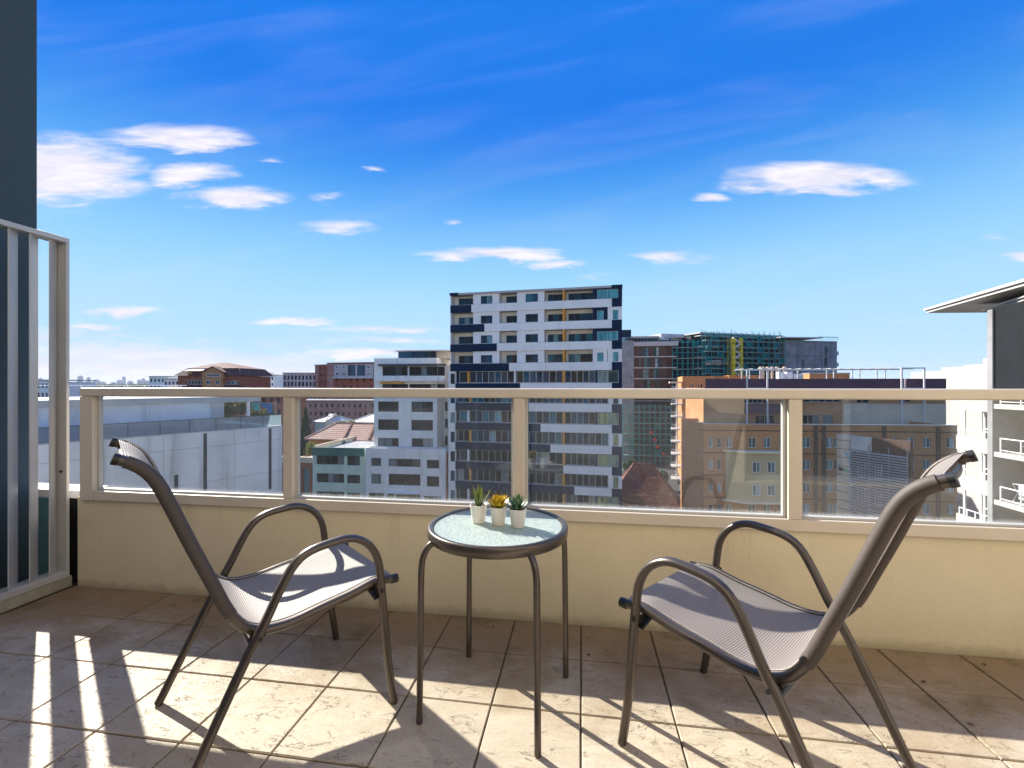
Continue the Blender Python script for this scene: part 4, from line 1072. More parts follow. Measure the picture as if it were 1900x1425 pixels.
# ------------------------------------------------------------ trees
def tree(px, d, top_py, wid_px, foot_z, label, fol, kind='round', n=900, leaf=.35, seed=1, name='tree', trunk=True, group=None):
    rn = random.Random(seed); p = ground_xy(px, d)
    zt = CAMH + (HY - top_py) * d / FPX; rw = wid_px * d / FPX / 2; H = zt - foot_z
    r = empty(name, (p.x, p.y, foot_z), label, 'tree' if name != 'shrub' else 'shrub', group)
    q = MB(); q.tube([(0, 0, 0), (rw * .04, 0, H * .35), (-rw * .03, rw * .03, H * .7)], [rw * .12 + .05, rw * .09 + .04, .04], 8)
    for k in range(5):
        a = k * 1.3; q.tube([(0, 0, H * (.3 + .07 * k)), (rw * .6 * math.cos(a), rw * .6 * math.sin(a), H * (.5 + .07 * k))], [rw * .05 + .02, .02], 6)
    q.build('trunk', 'bark', r, world=False, smooth=True)
    q = MB()
    lobes = [(rn.uniform(-.5, .5), rn.uniform(-.5, .5), rn.uniform(.45, .85), rn.uniform(.35, .55)) for _ in range(9)]
    for _ in range(n):
        if kind == 'cone':
            t = rn.random() ** .75; R_ = rw * (1 - t) ** .9 * (1 + .18 * math.sin(t * 40)) + .05
            a = rn.uniform(0, 6.283); rr_ = R_ * (rn.random() ** .35)
            c = Vector((rr_ * math.cos(a), rr_ * math.sin(a), H * (.06 + .94 * t)))
        else:
            lb = rn.choice(lobes); v = Vector((rn.gauss(0, 1), rn.gauss(0, 1), rn.gauss(0, 1))).normalized() * (rn.random() ** .4)
            c = Vector((rw * (lb[0] + v.x * lb[3]), rw * (lb[1] + v.y * lb[3]), H - rw * (.45 + 2.2 * (.85 - lb[2])) + v.z * rw * lb[3]))
        s_ = leaf * rn.uniform(.5, 1.3); a1 = Vector((rn.gauss(0, 1), rn.gauss(0, 1), rn.gauss(0, .6))).normalized(); a2 = a1.orthogonal().normalized()
        q.face([c - a1 * s_, c + a2 * s_ * .5, c + a1 * s_, c - a2 * s_ * .5 + Vector((0, 0, s_ * .2))])
    q.build('crown', fol, r, world=False)
    return r
tree(567, 100, 757, 38, -20, 'dark pointed conifer behind the terracotta roofed house', 'fol_conifer', 'cone', 4200, .32, 2, 'conifer')
tree(436, 60, 741, 42, -20, 'olive green tree beyond the concrete terrace, left of the white column', 'fol_olive', n=2600, leaf=.22, seed=4)
tree(486, 66, 754, 60, -20, 'yellowish green tree behind the drying cloths', 'fol_olive', n=2600, leaf=.22, seed=5)
for k, (px_, d_, ty, wd, lab) in enumerate([(635, 106, 781, 28, 'rounded green shrub behind the terracotta roof, left of the next one'), (660, 104, 780, 36, 'rounded green shrub behind the terracotta roof, nearest the white apartments')]):
    tree(px_, d_, ty, wd, -20, lab, 'fol_lime', n=1500, leaf=.28, seed=20 + k, name='shrub')
tree(588, 83, 817, 36, -20, 'yellow green shrub against the end wall of the terracotta roofed house', 'fol_lime', n=1500, leaf=.2, seed=31, name='shrub')
for k, (px_, d_, ty, wd) in enumerate([(1226, 92, 872, 26), (1168, 98, 850, 26)]):
    tree(px_, d_, ty, wd, -20, ['dark green street tree behind the tiled hip roof', 'dark green street tree at the foot of the navy tower'][k], 'fol_conifer', n=1500, leaf=.4, seed=40 + k)
# power pole by the brick warehouse
pp = ground_xy(549, 70); pole = empty('power_pole', (pp.x, pp.y, GZ), 'timber power pole with cross arms in front of the red brick building', 'pole')
pz = CAMH - (888 - HY) * 70 / FPX
MB().tube([(pp.x, pp.y, GZ), (pp.x, pp.y, pz)], .14, 10).build('post', 'wood_dark', pole)
for k in range(3):
    zz = pz - .3 - .7 * k; MB().bar((pp.x - 1.1, pp.y + .2, zz), (pp.x + 1.1, pp.y - .3, zz + .05), .1, .12).build('cross_arm', 'wood_dark', pole)
    for j in (-1, -.5, .5, 1): MB().tube([(pp.x + j, pp.y - .05, zz + .06), (pp.x + j, pp.y - .05, zz + .28)], .05, 8).build('insulator', 'black', pole)

# ------------------------------------------------------------ building site with teal scaffolding
def c6(x, y): return 1150 + x / 7.037, 600 + y / 7.037
Sf = Fac.px(1154, 125, 1310, 121)
sb = thing_at(Sf, Sf.U(1240), 'unfinished_building', 'unfinished brown brick and raw concrete apartment building behind the teal scaffold', 'building')
U6 = lambda x: Sf.U(1150 + x / 7.037)
zl = [Sf.Z(1212, y) for y in (642, 662, 682.5, 702.7)]
zl += [zl[-1] - 3.0 * k for k in range(1, 7)]
q = MB(); Sf.box(q, U6(28), U6(183), GZ, Sf.Z(1165, 633), -20, .3); q.build('core', 'concrete_core', sb)
q = MB(); Sf.box(q, U6(25), U6(148), Sf.Z(1165, 626), Sf.Z(1165, 612), -10, .1); q.build('plant_room', 'navy', sb)
Sf.window(sb, (U6(28), U6(148), Sf.Z(1165, 632.9), Sf.Z(1165, 626.1)), .2, 4, 1, 'pane_blue', 'lframe')
q = MB(); Sf.box(q, U6(185), U6(700), zl[4] + .16, zl[0], -20, -.6); q.build('body', 'brick_brown', sb)
q = MB(); Sf.box(q, U6(185), U6(700), GZ, zl[4] - .13, -20, -.4); q.build('lower_body', 'shadow_interior', sb)  # near-black body paints in deep shade behind the lower scaffold
for i in range(5, len(zl)):
    q = MB(); Sf.box(q, U6(184), U6(700), zl[i] - .14, zl[i] + .14, -.39, .2); q.build('slab_edge', 'concrete_core', sb)
q = MB(); Sf.box(q, U6(185), U6(760), zl[0] + .002, Sf.Z(1212, 634), -20, .4); q.build('slab_edge', 'soffit', sb)
for i in range(4):
    ops = [(U6(a), U6(b), zl[i + 1] + .1, zl[i] - .25) for a, b in ((255, 276), (300, 382), (435, 517))] if i % 2 == 0 else [(U6(a), U6(b), zl[i + 1] + .1, zl[i] - .25) for a, b in ((255, 276), (316, 400), (457, 537))]
    q = MB(); Sf.wall(q, U6(185), U6(620), zl[i + 1] + .15, zl[i], ops, .3, 0); q.build('wall', 'brick_brown', sb)
    for o_ in ops: Sf.window(sb, o_, -.25, 1 if o_[1] - o_[0] < 1 else 2, 1 if o_[1] - o_[0] < 1 else 2, 'pane_green', 'dframe', .12)
    q = MB(); Sf.box(q, U6(184), U6(740), zl[i + 1] - .12, zl[i + 1] + .15, -.59, .25); q.build('slab_edge', 'plank', sb)
Sf.window(sb, (U6(150), U6(690), Sf.Z(1212, 633.5), Sf.Z(1212, 626)), -2.5, 12, 1, 'pane_blue', 'lframe', name='penthouse_glazing')
q = MB(); Sf.box(q, U6(140), U6(520), Sf.Z(1212, 625.6), Sf.Z(1212, 622.5), -12, -1.2); Sf.box(q, U6(500), U6(860), Sf.Z(1212, 626), Sf.Z(1212, 623.5), -14, -2); q.build('penthouse_roof', 'soffit', sb)
q = MB(); Sf.box(q, U6(340), U6(515), Sf.Z(1212, 622.4), Sf.Z(1212, 617.5), -12, -11.9); q.build('roof_screen', 'pane_teal', sb)
# scaffolded wing
Kf = Fac.px(1308, 119, 1457, 127)
zr2 = Kf.Z(1380, 619.5)
lv2 = [zr2 - .6 - 2.9 * k for k in range(0, 10)]
q = MB(); Kf.box(q, Kf.U(1302), Kf.U(1457), GZ, zr2 - .5, -24, -4.2)
kwa = q.build('body', 'charcoal', sb)
q = MB(); Sf.box(q, U6(700), Sf.U(1310), GZ, zr2 - 3, -20, -4.5); q.build('body', 'charcoal', sb)
q = MB(); Kf.box(q, Kf.U(1306), Kf.U(1462), zr2 - .1, zr2 + .25, -24, -1.4); q.build('roof', 'concrete_light', sb)
q = MB(); Kf.box(q, Kf.U(1262), Kf.U(1306), zr2 - 1.5, zr2 + .3, -14, -8); q.build('lift_overrun', 'concrete_light', sb)
for z in lv2:
    q = MB(); Kf.box(q, Kf.U(1308), Kf.U(1457), z - .16, z + .12, -4.19, -1.7); q.build('floor_slab', 'concrete_light', sb)
Kf.window(sb, (Kf.U(1316), Kf.U(1450), lv2[1] + .2, lv2[0] - .5), -4.1, 22, 1, 'pane_blue', 'dframe', .1)
Ef = Fac.px(1455, 127, 1557, 131)
q = MB(); er = [Ef.rect(1529, 643, 1535, 659), Ef.rect(1529, 663.5, 1535, 680), Ef.rect(1487, 667, 1492, 681)]
Ef.wall(q, Ef.U(1455), Ef.U(1553), GZ, Ef.Z(1500, 632), er, .3, 0); Ef.box(q, Ef.U(1455), Ef.U(1553), GZ, Ef.Z(1500, 632) - .3, -18, -.4); q.build('end_wall', 'concrete_core', sb)
for o_ in er: Ef.window(sb, o_, -.25, 1, 2, 'pane_green', 'dframe', .12)
for x in (1480, 1512, 1524, 1541): 
    q = MB(); uu = Ef.U(x); Ef.box(q, uu - .04, uu + .04, GZ, Ef.Z(1500, 632.3), .002, .03); q.build('panel_joint', 'charcoal', sb)
for y in (661, 700): 
    q = MB(); Ef.box(q, Ef.U(1455), Ef.U(1553), Ef.Z(1500, y) - .04, Ef.Z(1500, y) + .04, .003, .034); q.build('panel_joint', 'charcoal', sb)
q = MB(); q.hexa([Ef.P(Ef.U(1440), Ef.Z(1500, 629) , 1.5), Ef.P(Ef.U(1518), Ef.Z(1500, 628), 1.5), Ef.P(Ef.U(1518), Ef.Z(1500, 628), -12), Ef.P(Ef.U(1440), Ef.Z(1500, 629), -12), Ef.P(Ef.U(1440), Ef.Z(1500, 627.4), 1.5), Ef.P(Ef.U(1518), Ef.Z(1500, 626), 1.5), Ef.P(Ef.U(1518), Ef.Z(1500, 626), -12), Ef.P(Ef.U(1440), Ef.Z(1500, 627.4), -12)]); q.build('roof', 'paleroof', sb)
q = MB()
for k in range(14):
    uu = Ef.U(1520 + k * 2.7); Ef.box(q, uu - .03, uu + .03, Ef.Z(1540, 632), Ef.Z(1540, 625), -.1, -.04)
Ef.box(q, Ef.U(1519), Ef.U(1556), Ef.Z(1540, 626), Ef.Z(1540, 625), -.12, -.02); q.build('edge_guard', 'teal_mesh_pole', sb)
for y in (655, 676): 
    q = MB(); Ef.box(q, Ef.U(1553) + .02, Ef.U(1557.5), Ef.Z(1555, y + 4), Ef.Z(1555, y - 3), -1.2, -.2); q.build('balcony', 'concrete_light', sb)
def scaffold(F, px0, px1, ztop, zbot, label, bays, stick, nm='scaffold', red=()):
    r = thing_at(F, F.U((px0 + px1) / 2), nm, label, 'scaffold')
    u0, u1 = F.U(px0), F.U(px1); nl = int((ztop - zbot) / 1.45)
    rn = random.Random(int(px0))
    for k in range(bays + 1):
        uu = u0 + (u1 - u0) * k / bays
        for n_ in (0, -1.3):
            q = MB(); q.tube([F.P(uu, zbot, n_), F.P(uu, ztop + (rn.uniform(.3, 1.8) if stick else .6), n_)], .075, 6); q.build('standard', 'teal_mesh_pole', r)
    for k in range(nl + 1):
        z = ztop - 1.45 * k
        for n_ in (0.0, -1.3):
            q = MB(); q.tube([F.P(u0, z, n_), F.P(u1, z, n_)], .055, 6); q.build('ledger', 'teal_mesh_pole', r)
        if k % 2 == 1:
            q = MB(); F.box(q, u0, u1, z - .14, z - .03, -1.2, -.1); q.build('deck', 'plank', r)
    for k in range(0, bays, 3):
        z = ztop - 2.9 * (k % 4) - 1; a = u0 + (u1 - u0) * k / bays; b = u0 + (u1 - u0) * min(k + 1, bays) / bays
        q = MB(); q.bar(F.P(a, z - 2.9, .08), F.P(b, z, .08), .09); q.build('brace', 'teal_mesh_pole', r)
    # torn sheets of shade netting tied to some bays
    q = MB()
    for k in range(bays):
        for j in range(nl):
            if rn.random() < (.20 if stick else .06):
                a = u0 + (u1 - u0) * k / bays + .1; b = u0 + (u1 - u0) * (k + 1) / bays - .1; z = ztop - 1.45 * j
                F.box(q, a, b, z - 1.35, z - .1, -.14, -.12)
    q.build('netting', 'teal_net', r)
    return r
nm_, nt_, no_ = new_mat('teal_shade_netting')
df_ = nt_.node('ShaderNodeBsdfDiffuse'); nt_.put(df_.inputs[0], (.02, .22, .23)); tr_ = nt_.node('ShaderNodeBsdfTransparent'); mx_ = nt_.node('ShaderNodeMixShader'); mx_.inputs[0].default_value = .45
nt_.l.new(tr_.outputs[0], mx_.inputs[1]); nt_.l.new(df_.outputs[0], mx_.inputs[2]); nt_.l.new(mx_.outputs[0], no_.inputs[0]); M['teal_net'] = nm_
scaffold(Kf, 1309, 1456, Kf.Z(1380, 623), Kf.Z(1380, 718), 'teal tube scaffold in front of the unfinished building, right of its corner', 14, True)
scaffold(Sf, 1248, 1306, Sf.Z(1280, 634), Sf.Z(1280, 716), 'teal tube scaffold left of the corner, beside the brown brick storeys', 6, False)
Sf2 = Fac(Sf.o + Sf.n * 2.2, Sf.o + Sf.n * 2.2 + Sf.u)
low = scaffold(Sf2, 1157, 1246, Sf2.Z(1200, 755), GZ + .0, 'dark teal scaffold around the lower storeys, right of the navy tower', 9, False)
for (x, y), rl in zip(((1208, 802), (1215, 815), (1220, 829), (1231, 842)), ('topmost red marker hung on the dark teal scaffold', 'second red marker from the top on the dark teal scaffold', 'third red marker from the top on the dark teal scaffold', 'lowest red marker on the dark teal scaffold, nearest the brick balconies')):
    p_ = Sf2.P(Sf2.U(x), Sf2.Z(x, y), .25)
    q = MB(); q.lathe([(0, -.45), (.3, -.38), (.42, 0), (.3, .38), (0, .45)], 10); me_ = q.mesh('tub', M['red'], True)
    o = bpy.data.objects.new('red_marker', me_); COL.objects.link(o); o.location = p_
    props(o, rl, 'marker', 'red markers on the lower scaffold')
# wrapped sheets and hand lettering on the scaffold's fourth lift
q = MB()
for k, (x0, x1, y0, y1) in enumerate(((1314, 1325, 668.5, 677), (1326, 1333, 668, 676), (1334, 1345, 667.5, 677), (1347, 1357, 667, 676.5))):
    q = MB(); r = Kf.rect(x0, y0, x1, y1); Kf.box(q, *r, -1.15, -1.1); q.build('tarpaulin', 'soffit', low)
# yellow stair tower
Yf = Fac(Kf.o + Kf.n * 1.6, Kf.o + Kf.n * 1.6 + Kf.u)
ys = thing_at(Yf, Yf.U(1368), 'stair_tower', 'yellow netted stair tower standing against the teal scaffold', 'stair tower')
y0_, y1_ = Yf.U(1358), Yf.U(1378); zt_ = Yf.Z(1368, 627); zb_ = Yf.Z(1368, 720)
for a in (y0_, y0_ + .9, y1_ - .9, y1_):
    for n_ in (0, -1.4):
        q = MB(); q.tube([Yf.P(a, GZ, n_), Yf.P(a, zt_, n_)], .09, 6); q.build('post', 'yellow', ys)
k = 0; z = zt_
while z > zb_:
    q = MB(); q.bar(Yf.P(y0_ + .5 if k % 2 else y1_ - .5, z - 1.45, -.2), Yf.P(y1_ - .5 if k % 2 else y0_ + .5, z, -.2), .5, .16); q.build('stair_flight', 'white_metal', ys)
    q = MB(); Yf.box(q, y0_ + .06, y0_ + 1.0, z - 1.35, z - .1, .1, .13); q.build('net_panel', 'yellow', ys)
    q = MB(); Yf.box(q, y1_ - .7, y1_ - .06, z - 1.35, z - .1, .1, .13); q.build('net_panel', 'yellow', ys)
    z -= 1.45; k += 1

# ------------------------------------------------------------ brick apartments on the right
def c6b(x, y): return 1130 + x / 3.749, 580 + y / 3.749
def c7(x, y): return 1480 + x / 2.85, 500 + y / 2.85
Af = Fac.px(1306, 61, 1740, 58.5)
rows = [(812, 831), (853, 872), (895, 914), (936, 955)]
colsA = [(1315, 1323, 1), (1330.5, 1339, 1), (1348, 1358, 2), (1389, 1403, 2), (1417, 1430, 2), (1446, 1456, 2), (1490, 1504, 2), (1532, 1546, 2), (1548, 1560, 2), (1605, 1618, 2), (1652, 1668, 2), (1682, 1697, 2), (1713, 1727, 2), (1757, 1771, 2)]
ops = [(x0, y0, x1, y1, k) for x0, x1, k in colsA for y0, y1 in rows]
ab = block(Af, 'brick_apartments', 'broad orange brick apartment block with rows of pale framed windows, right of the scaffold', 'building', 1306, 1776, Af.Z(1450, 788), 'brick_orange', ops, 11, 'pane_green', 'white_metal', .18)
for y in (800, 842, 884, 926):
    q = MB(); z = Af.Z(1500, y); Af.box(q, Af.U(1306) - .02, Af.U(1776), z - .07, z + .07, .003, .05); q.build('string_course', 'brick_brown', ab)
q = MB(); z = Af.Z(1450, 788); Af.box(q, Af.U(1306) - .05, Af.U(1776), z + .003, z + .1, -.35, .08); q.build('coping', 'lframe', ab)
# chamfered left return of the same block
Al = Fac.px(1283, 67, 1305.8, 61.05)
q = MB(); Al.box(q, 0, Al.U(1305.8) - .02, GZ, Af.Z(1450, 788), -.3, 0); q.build('return_wall', 'brick_orange', ab)
for y in (800, 842, 884, 926):
    q = MB(); z = Af.Z(1500, y); Al.box(q, 0, Al.U(1305.8) - .06, z - .07, z + .07, .003, .05); q.build('string_course', 'brick_brown', ab)
# pilasters of darker brick
for x in (1482, 1513, 1528, 1640, 1740):
    q = MB(); uu = Af.U(x); Af.box(q, uu - .22, uu + .22, GZ, Af.Z(1450, 788) - .1, .054, .16); q.build('pilaster', 'brick_brown', ab)
# set back top storeys with the aubergine parapet
A2 = Fac.px(1310, 68, 1755, 65.5)
z2 = A2.Z(1500, 703.5)
ops = [(1380, 737, 1424, 748, 5), (1402, 770, 1437, 787, 4), (1492, 737, 1560, 746, 5), (1490, 770, 1520, 788, 3), (1526, 770, 1545, 788, 2), (1590, 737, 1612, 748, 2), (1668, 737, 1690, 746, 2), (1715, 772, 1736, 789, 2)]
up = block(A2, 'brick_apartments', '', '', 1310, 1755, z2 - 1.35, 'brick_mid', ops, 10, 'pane_dark', 'lframe', .2, zbot=Af.Z(1450, 788) - .4, parent=ab, parapet=.3)
q = MB(); A2.box(q, A2.U(1380), A2.U(1452), A2.Z(1410, 767), A2.Z(1410, 750), .004, .5); q.build('spandrel', 'purple', ab)
q = MB(); A2.box(q, A2.U(1565), A2.U(1755), A2.Z(1640, 787), A2.Z(1640, 749), .004, .05); q.build('render_panel', 'sand', ab)
q = MB(); A2.box(q, A2.U(1310), A2.U(1677), z2 - 1.35, z2, -.3, .06); A2.box(q, A2.U(1681.5), A2.U(1755), z2 - 1.35, z2, -.3, .06); q.build('parapet', 'purple', ab)
q = MB(); A2.box(q, A2.U(1310), A2.U(1677), z2 + .002, z2 + .06, -.34, .1); A2.box(q, A2.U(1681.5), A2.U(1755), z2 + .002, z2 + .06, -.34, .1); q.build('coping', 'purple', ab)
# sunlit rear wing with a stack of balconies at its left edge
A3 = Fac.px(1266, 98, 1440, 93)
ops = [(1270, 712, 1272.5, 722, 1), (1279, 712, 1282, 722, 1), (1284, 712, 1287.5, 722, 1), (1294.5, 712, 1297.5, 722, 1), (1300, 712, 1304, 722, 1)]
for y in (766, 788, 812, 836, 858): ops += [(1270, y, 1274, y + 10, 1), (1280, y, 1286, y + 11, 1)]
a3 = block(A3, 'orange_brick_wing', 'sunlit orange brick wing with stacked balconies, behind the broad brick block', 'building', 1266, 1326, A3.Z(1290, 698), 'brick_orange', ops, 14, 'pane_dark', 'white_metal')
q = MB(); A3.box(q, A3.U(1326) + .01, A3.U(1354), GZ, A3.Z(1340, 697.5), -16, -1.5); A3.box(q, A3.U(1354) + .01, A3.U(1412), GZ, A3.Z(1380, 696), -18, -1.0); q.build('upper_wall', 'brick_orange', a3)
for k in range(8):
    z = A3.Z(1258, 726 + 23.2 * k)
    q = MB(); A3.box(q, A3.U(1246), A3.U(1266) - .01, z - .22, z, -3, .6); q.build('balcony_slab', 'soffit', a3)
    q = MB()
    A3.box(q, A3.U(1246), A3.U(1266) - .01, z + .95, z + 1.03, .5, .58)
    for j in range(9):
        uu = A3.U(1246) + (A3.U(1266) - A3.U(1246) - .1) * j / 8; A3.box(q, uu, uu + .06, z + .002, z + .95, .51, .57)
    q.build('balcony_rail', 'white_metal', a3)
q = MB(); A3.box(q, A3.U(1254), A3.U(1256), GZ, A3.Z(1258, 708), .1, .4); q.build('column', 'white', a3)
q = MB(); A3.box(q, A3.U(1242), A3.U(1266) - .01, A3.Z(1258, 711), A3.Z(1258, 708), -3, 1); q.build('balcony_roof', 'sand', a3)
# steel frame on the roof and plant
Qf = Fac.px(1375, 72, 1720, 68)
pf = thing_at(Qf, Qf.U(1550), 'pergola', 'long grey steel pergola frame on the roof of the brick apartments', 'pergola'); pf.location.z = z2 - 1.4
zq = Qf.Z(1550, 686)
for x in (1376, 1391, 1410, 1446, 1480, 1534, 1547, 1581, 1595, 1627, 1642, 1672):
    q = MB(); uu = Qf.U(x); Qf.box(q, uu - .07, uu + .07, z2 - 1.6, zq, -.07, .07); q.build('post', 'alu_grey', pf)
q = MB(); Qf.box(q, Qf.U(1374), Qf.U(1694), zq + .002, zq + .16, -.08, .08); q.build('beam', 'alu_grey', pf)
q = MB(); Qf.box(q, Qf.U(1374), Qf.U(1694), zq + .002, zq + .16, -3.1, -2.9); q.build('beam', 'alu_grey', pf)
for k in range(18):
    q = MB(); uu = Qf.U(1378) + (Qf.U(1690) - Qf.U(1378)) * k / 17; Qf.box(q, uu - .05, uu + .05, zq + .164, zq + .24, -3.4, .4); q.build('rafter', 'alu_grey', pf)
for (x0, x1, y0, lab) in ((1386, 1424, 686, 'tall grey pipe frame in front of the aubergine parapet, left one'), (1673, 1715, 682, 'tall grey pipe frame at the gap in the aubergine parapet')):
    f2 = Fac.px(x0, 64.5, x1, 64.2); t_ = thing_at(f2, 0, 'access_frame', lab, 'frame'); zt2 = f2.Z(x0, y0); zb2 = Af.Z(1450, 788) + .1; zb2 = f2.Z(x0, 719)
    t_.location.z = zb2
    for x in (x0, x1): q = MB(); uu = f2.U(x); f2.box(q, uu - .09, uu + .09, Af.Z(1450, 788) - .4, zt2, -.09, .09); q.build('post', 'alu_grey', t_)
    q = MB(); f2.box(q, f2.U(x0) + .095, f2.U(x1) - .095, zt2 - .16, zt2, -.08, .08); q.build('beam', 'alu_grey', t_)
    q = MB(); f2.box(q, f2.U(x0) + .095, f2.U(x1) - .095, zb2 - .2, zb2 - .04, -.08, .08); q.build('beam', 'alu_grey', t_)
V = Fac.px(1400, 76, 1600, 73)
for (x0, x1, y0, lab) in ((1446, 1456, 690, 'tall white plant cabinet on the brick roof, leftmost'), (1460, 1471, 690, 'tall white plant cabinet on the brick roof, beside the slatted unit')):
    t_ = thing_at(V, V.U((x0 + x1) / 2), 'plant_cabinet', lab, 'cabinet'); t_.location.z = z2 - 1.3
    q = MB(); V.box(q, V.U(x0), V.U(x1), z2 - 1.3, V.Z(x0, y0), -1.2, 0); q.build('casing', 'white_metal', t_, bevel=.03)
    q = MB(); V.box(q, V.U(x0) + .1, V.U(x1) - .1, z2 + .3, V.Z(x0, y0) - .15, .002, .03); q.build('door', 'white', t_)
ac = thing_at(V, V.U(1483), 'cooling_unit', 'wide white slatted cooling unit on the brick roof', 'cooling unit'); ac.location.z = z2 - 1.3
q = MB(); V.box(q, V.U(1473), V.U(1491), z2 - 1.3, V.Z(1482, 694), -1.4, 0); q.build('casing', 'white_metal', ac, bevel=.03)
for k in range(5): q = MB(); z = z2 - .2 + .22 * k; V.box(q, V.U(1477), V.U(1490), z, z + .1, .002, .06); q.build('slat', 'lframe', ac)
rwb = thing_at(V, V.U(1540), 'roof_wall', 'low orange brick wall on the roof behind the aubergine parapet', 'wall'); rwb.location.z = z2 - 1.3
q = MB(); V.box(q, V.U(1504), V.U(1579), z2 - 1.3, V.Z(1540, 693), -3, -.4); q.build('brick_face', 'brick_orange', rwb)
q = MB(); V.box(q, V.U(1503), V.U(1580), V.Z(1540, 693) + .002, V.Z(1540, 692) + .05, -3.1, -.3); q.build('coping', 'lframe', rwb)
VENTN = ['leftmost capped roof vent of the row behind the pergola', 'second capped roof vent from the left, almost touching the leftmost one', 'third capped roof vent from the left behind the pergola', 'fourth capped roof vent from the left behind the pergola', 'fifth capped roof vent from the left, near the white cabinets', 'rightmost capped roof vent, behind the white cabinets']
for k, x in enumerate((1413, 1417, 1426, 1434, 1443, 1457)):
    f3 = Fac.px(1400, 84, 1600, 80); zb3 = f3.Z(x, 690)
    t_ = thing_at(f3, f3.U(x), 'roof_vent', VENTN[k], 'vent', 'capped roof vents in a row'); t_.location.z = zb3
    c_ = f3.P(f3.U(x), zb3, -.4); q = MB().lathe([(.0, -1.8), (.2, -1.8), (.2, .55), (0, .55)], 10, c_); q.build('pipe', 'sand', t_)
    q = MB().lathe([(.0, .552), (.38, .552), (.38, .8), (.2, .95), (0, .95)], 10, c_); q.build('cap', 'sand', t_)

# ------------------------------------------------------------ glass reflections of a cream bay and a louvre screen, built solid
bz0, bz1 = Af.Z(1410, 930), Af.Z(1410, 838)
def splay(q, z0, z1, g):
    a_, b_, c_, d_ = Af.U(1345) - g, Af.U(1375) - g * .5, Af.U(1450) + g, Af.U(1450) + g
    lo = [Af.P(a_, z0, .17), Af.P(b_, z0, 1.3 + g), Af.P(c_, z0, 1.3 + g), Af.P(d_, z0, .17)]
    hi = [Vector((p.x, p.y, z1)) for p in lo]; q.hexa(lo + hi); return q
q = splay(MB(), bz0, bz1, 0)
q.build('reflection_bay', 'sand_yellow', ab)
for z in (bz0, bz1): splay(MB(), z + .003, z + .22, .35).build('reflection_eave', 'cream_front', ab)
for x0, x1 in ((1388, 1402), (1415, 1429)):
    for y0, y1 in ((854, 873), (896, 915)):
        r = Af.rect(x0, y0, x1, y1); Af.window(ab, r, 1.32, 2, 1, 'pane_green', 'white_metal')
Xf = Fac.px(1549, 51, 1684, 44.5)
lb = thing_at(Xf, 3, 'louvre_reflection', 'reflection of a beige and grey louvre screen, built as a slim solid tower before the brick block', 'building')
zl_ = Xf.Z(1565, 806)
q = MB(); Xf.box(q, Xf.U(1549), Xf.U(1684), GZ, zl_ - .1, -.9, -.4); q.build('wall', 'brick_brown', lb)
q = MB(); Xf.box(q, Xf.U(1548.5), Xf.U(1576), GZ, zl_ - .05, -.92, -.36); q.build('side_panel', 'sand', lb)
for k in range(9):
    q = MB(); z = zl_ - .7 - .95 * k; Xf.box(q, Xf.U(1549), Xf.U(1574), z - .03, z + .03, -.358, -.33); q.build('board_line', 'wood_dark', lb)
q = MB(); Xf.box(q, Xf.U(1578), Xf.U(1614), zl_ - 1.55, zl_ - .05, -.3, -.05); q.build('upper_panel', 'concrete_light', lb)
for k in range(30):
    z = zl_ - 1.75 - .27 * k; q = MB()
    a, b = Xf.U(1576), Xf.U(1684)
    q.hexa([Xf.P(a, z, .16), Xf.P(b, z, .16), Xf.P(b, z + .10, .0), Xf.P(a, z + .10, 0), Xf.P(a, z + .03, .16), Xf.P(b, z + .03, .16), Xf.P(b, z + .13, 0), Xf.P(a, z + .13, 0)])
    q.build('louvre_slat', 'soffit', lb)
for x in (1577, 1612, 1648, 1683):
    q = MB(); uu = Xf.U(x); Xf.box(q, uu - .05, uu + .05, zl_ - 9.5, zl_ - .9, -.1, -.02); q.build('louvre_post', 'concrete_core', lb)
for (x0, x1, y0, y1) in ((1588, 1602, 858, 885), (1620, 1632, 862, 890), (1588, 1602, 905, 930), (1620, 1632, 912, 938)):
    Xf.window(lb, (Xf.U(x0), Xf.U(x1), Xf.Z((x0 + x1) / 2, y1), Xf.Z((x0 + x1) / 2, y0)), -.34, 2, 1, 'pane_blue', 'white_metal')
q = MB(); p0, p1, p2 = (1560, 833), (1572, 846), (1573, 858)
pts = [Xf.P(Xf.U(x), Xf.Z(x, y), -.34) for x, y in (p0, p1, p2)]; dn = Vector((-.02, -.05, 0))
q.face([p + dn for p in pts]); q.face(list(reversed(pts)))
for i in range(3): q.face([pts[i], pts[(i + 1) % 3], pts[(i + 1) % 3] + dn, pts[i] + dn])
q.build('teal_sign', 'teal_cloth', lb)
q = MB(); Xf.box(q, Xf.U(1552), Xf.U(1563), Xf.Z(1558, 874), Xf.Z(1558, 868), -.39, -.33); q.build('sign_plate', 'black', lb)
q = MB(); Xf.box(q, Xf.U(1563) + .01, Xf.U(1572), Xf.Z(1567, 877), Xf.Z(1567, 871), -.39, -.33); q.build('sign_plate', mat('sign_green', (.02, .35, .16), .6), lb)

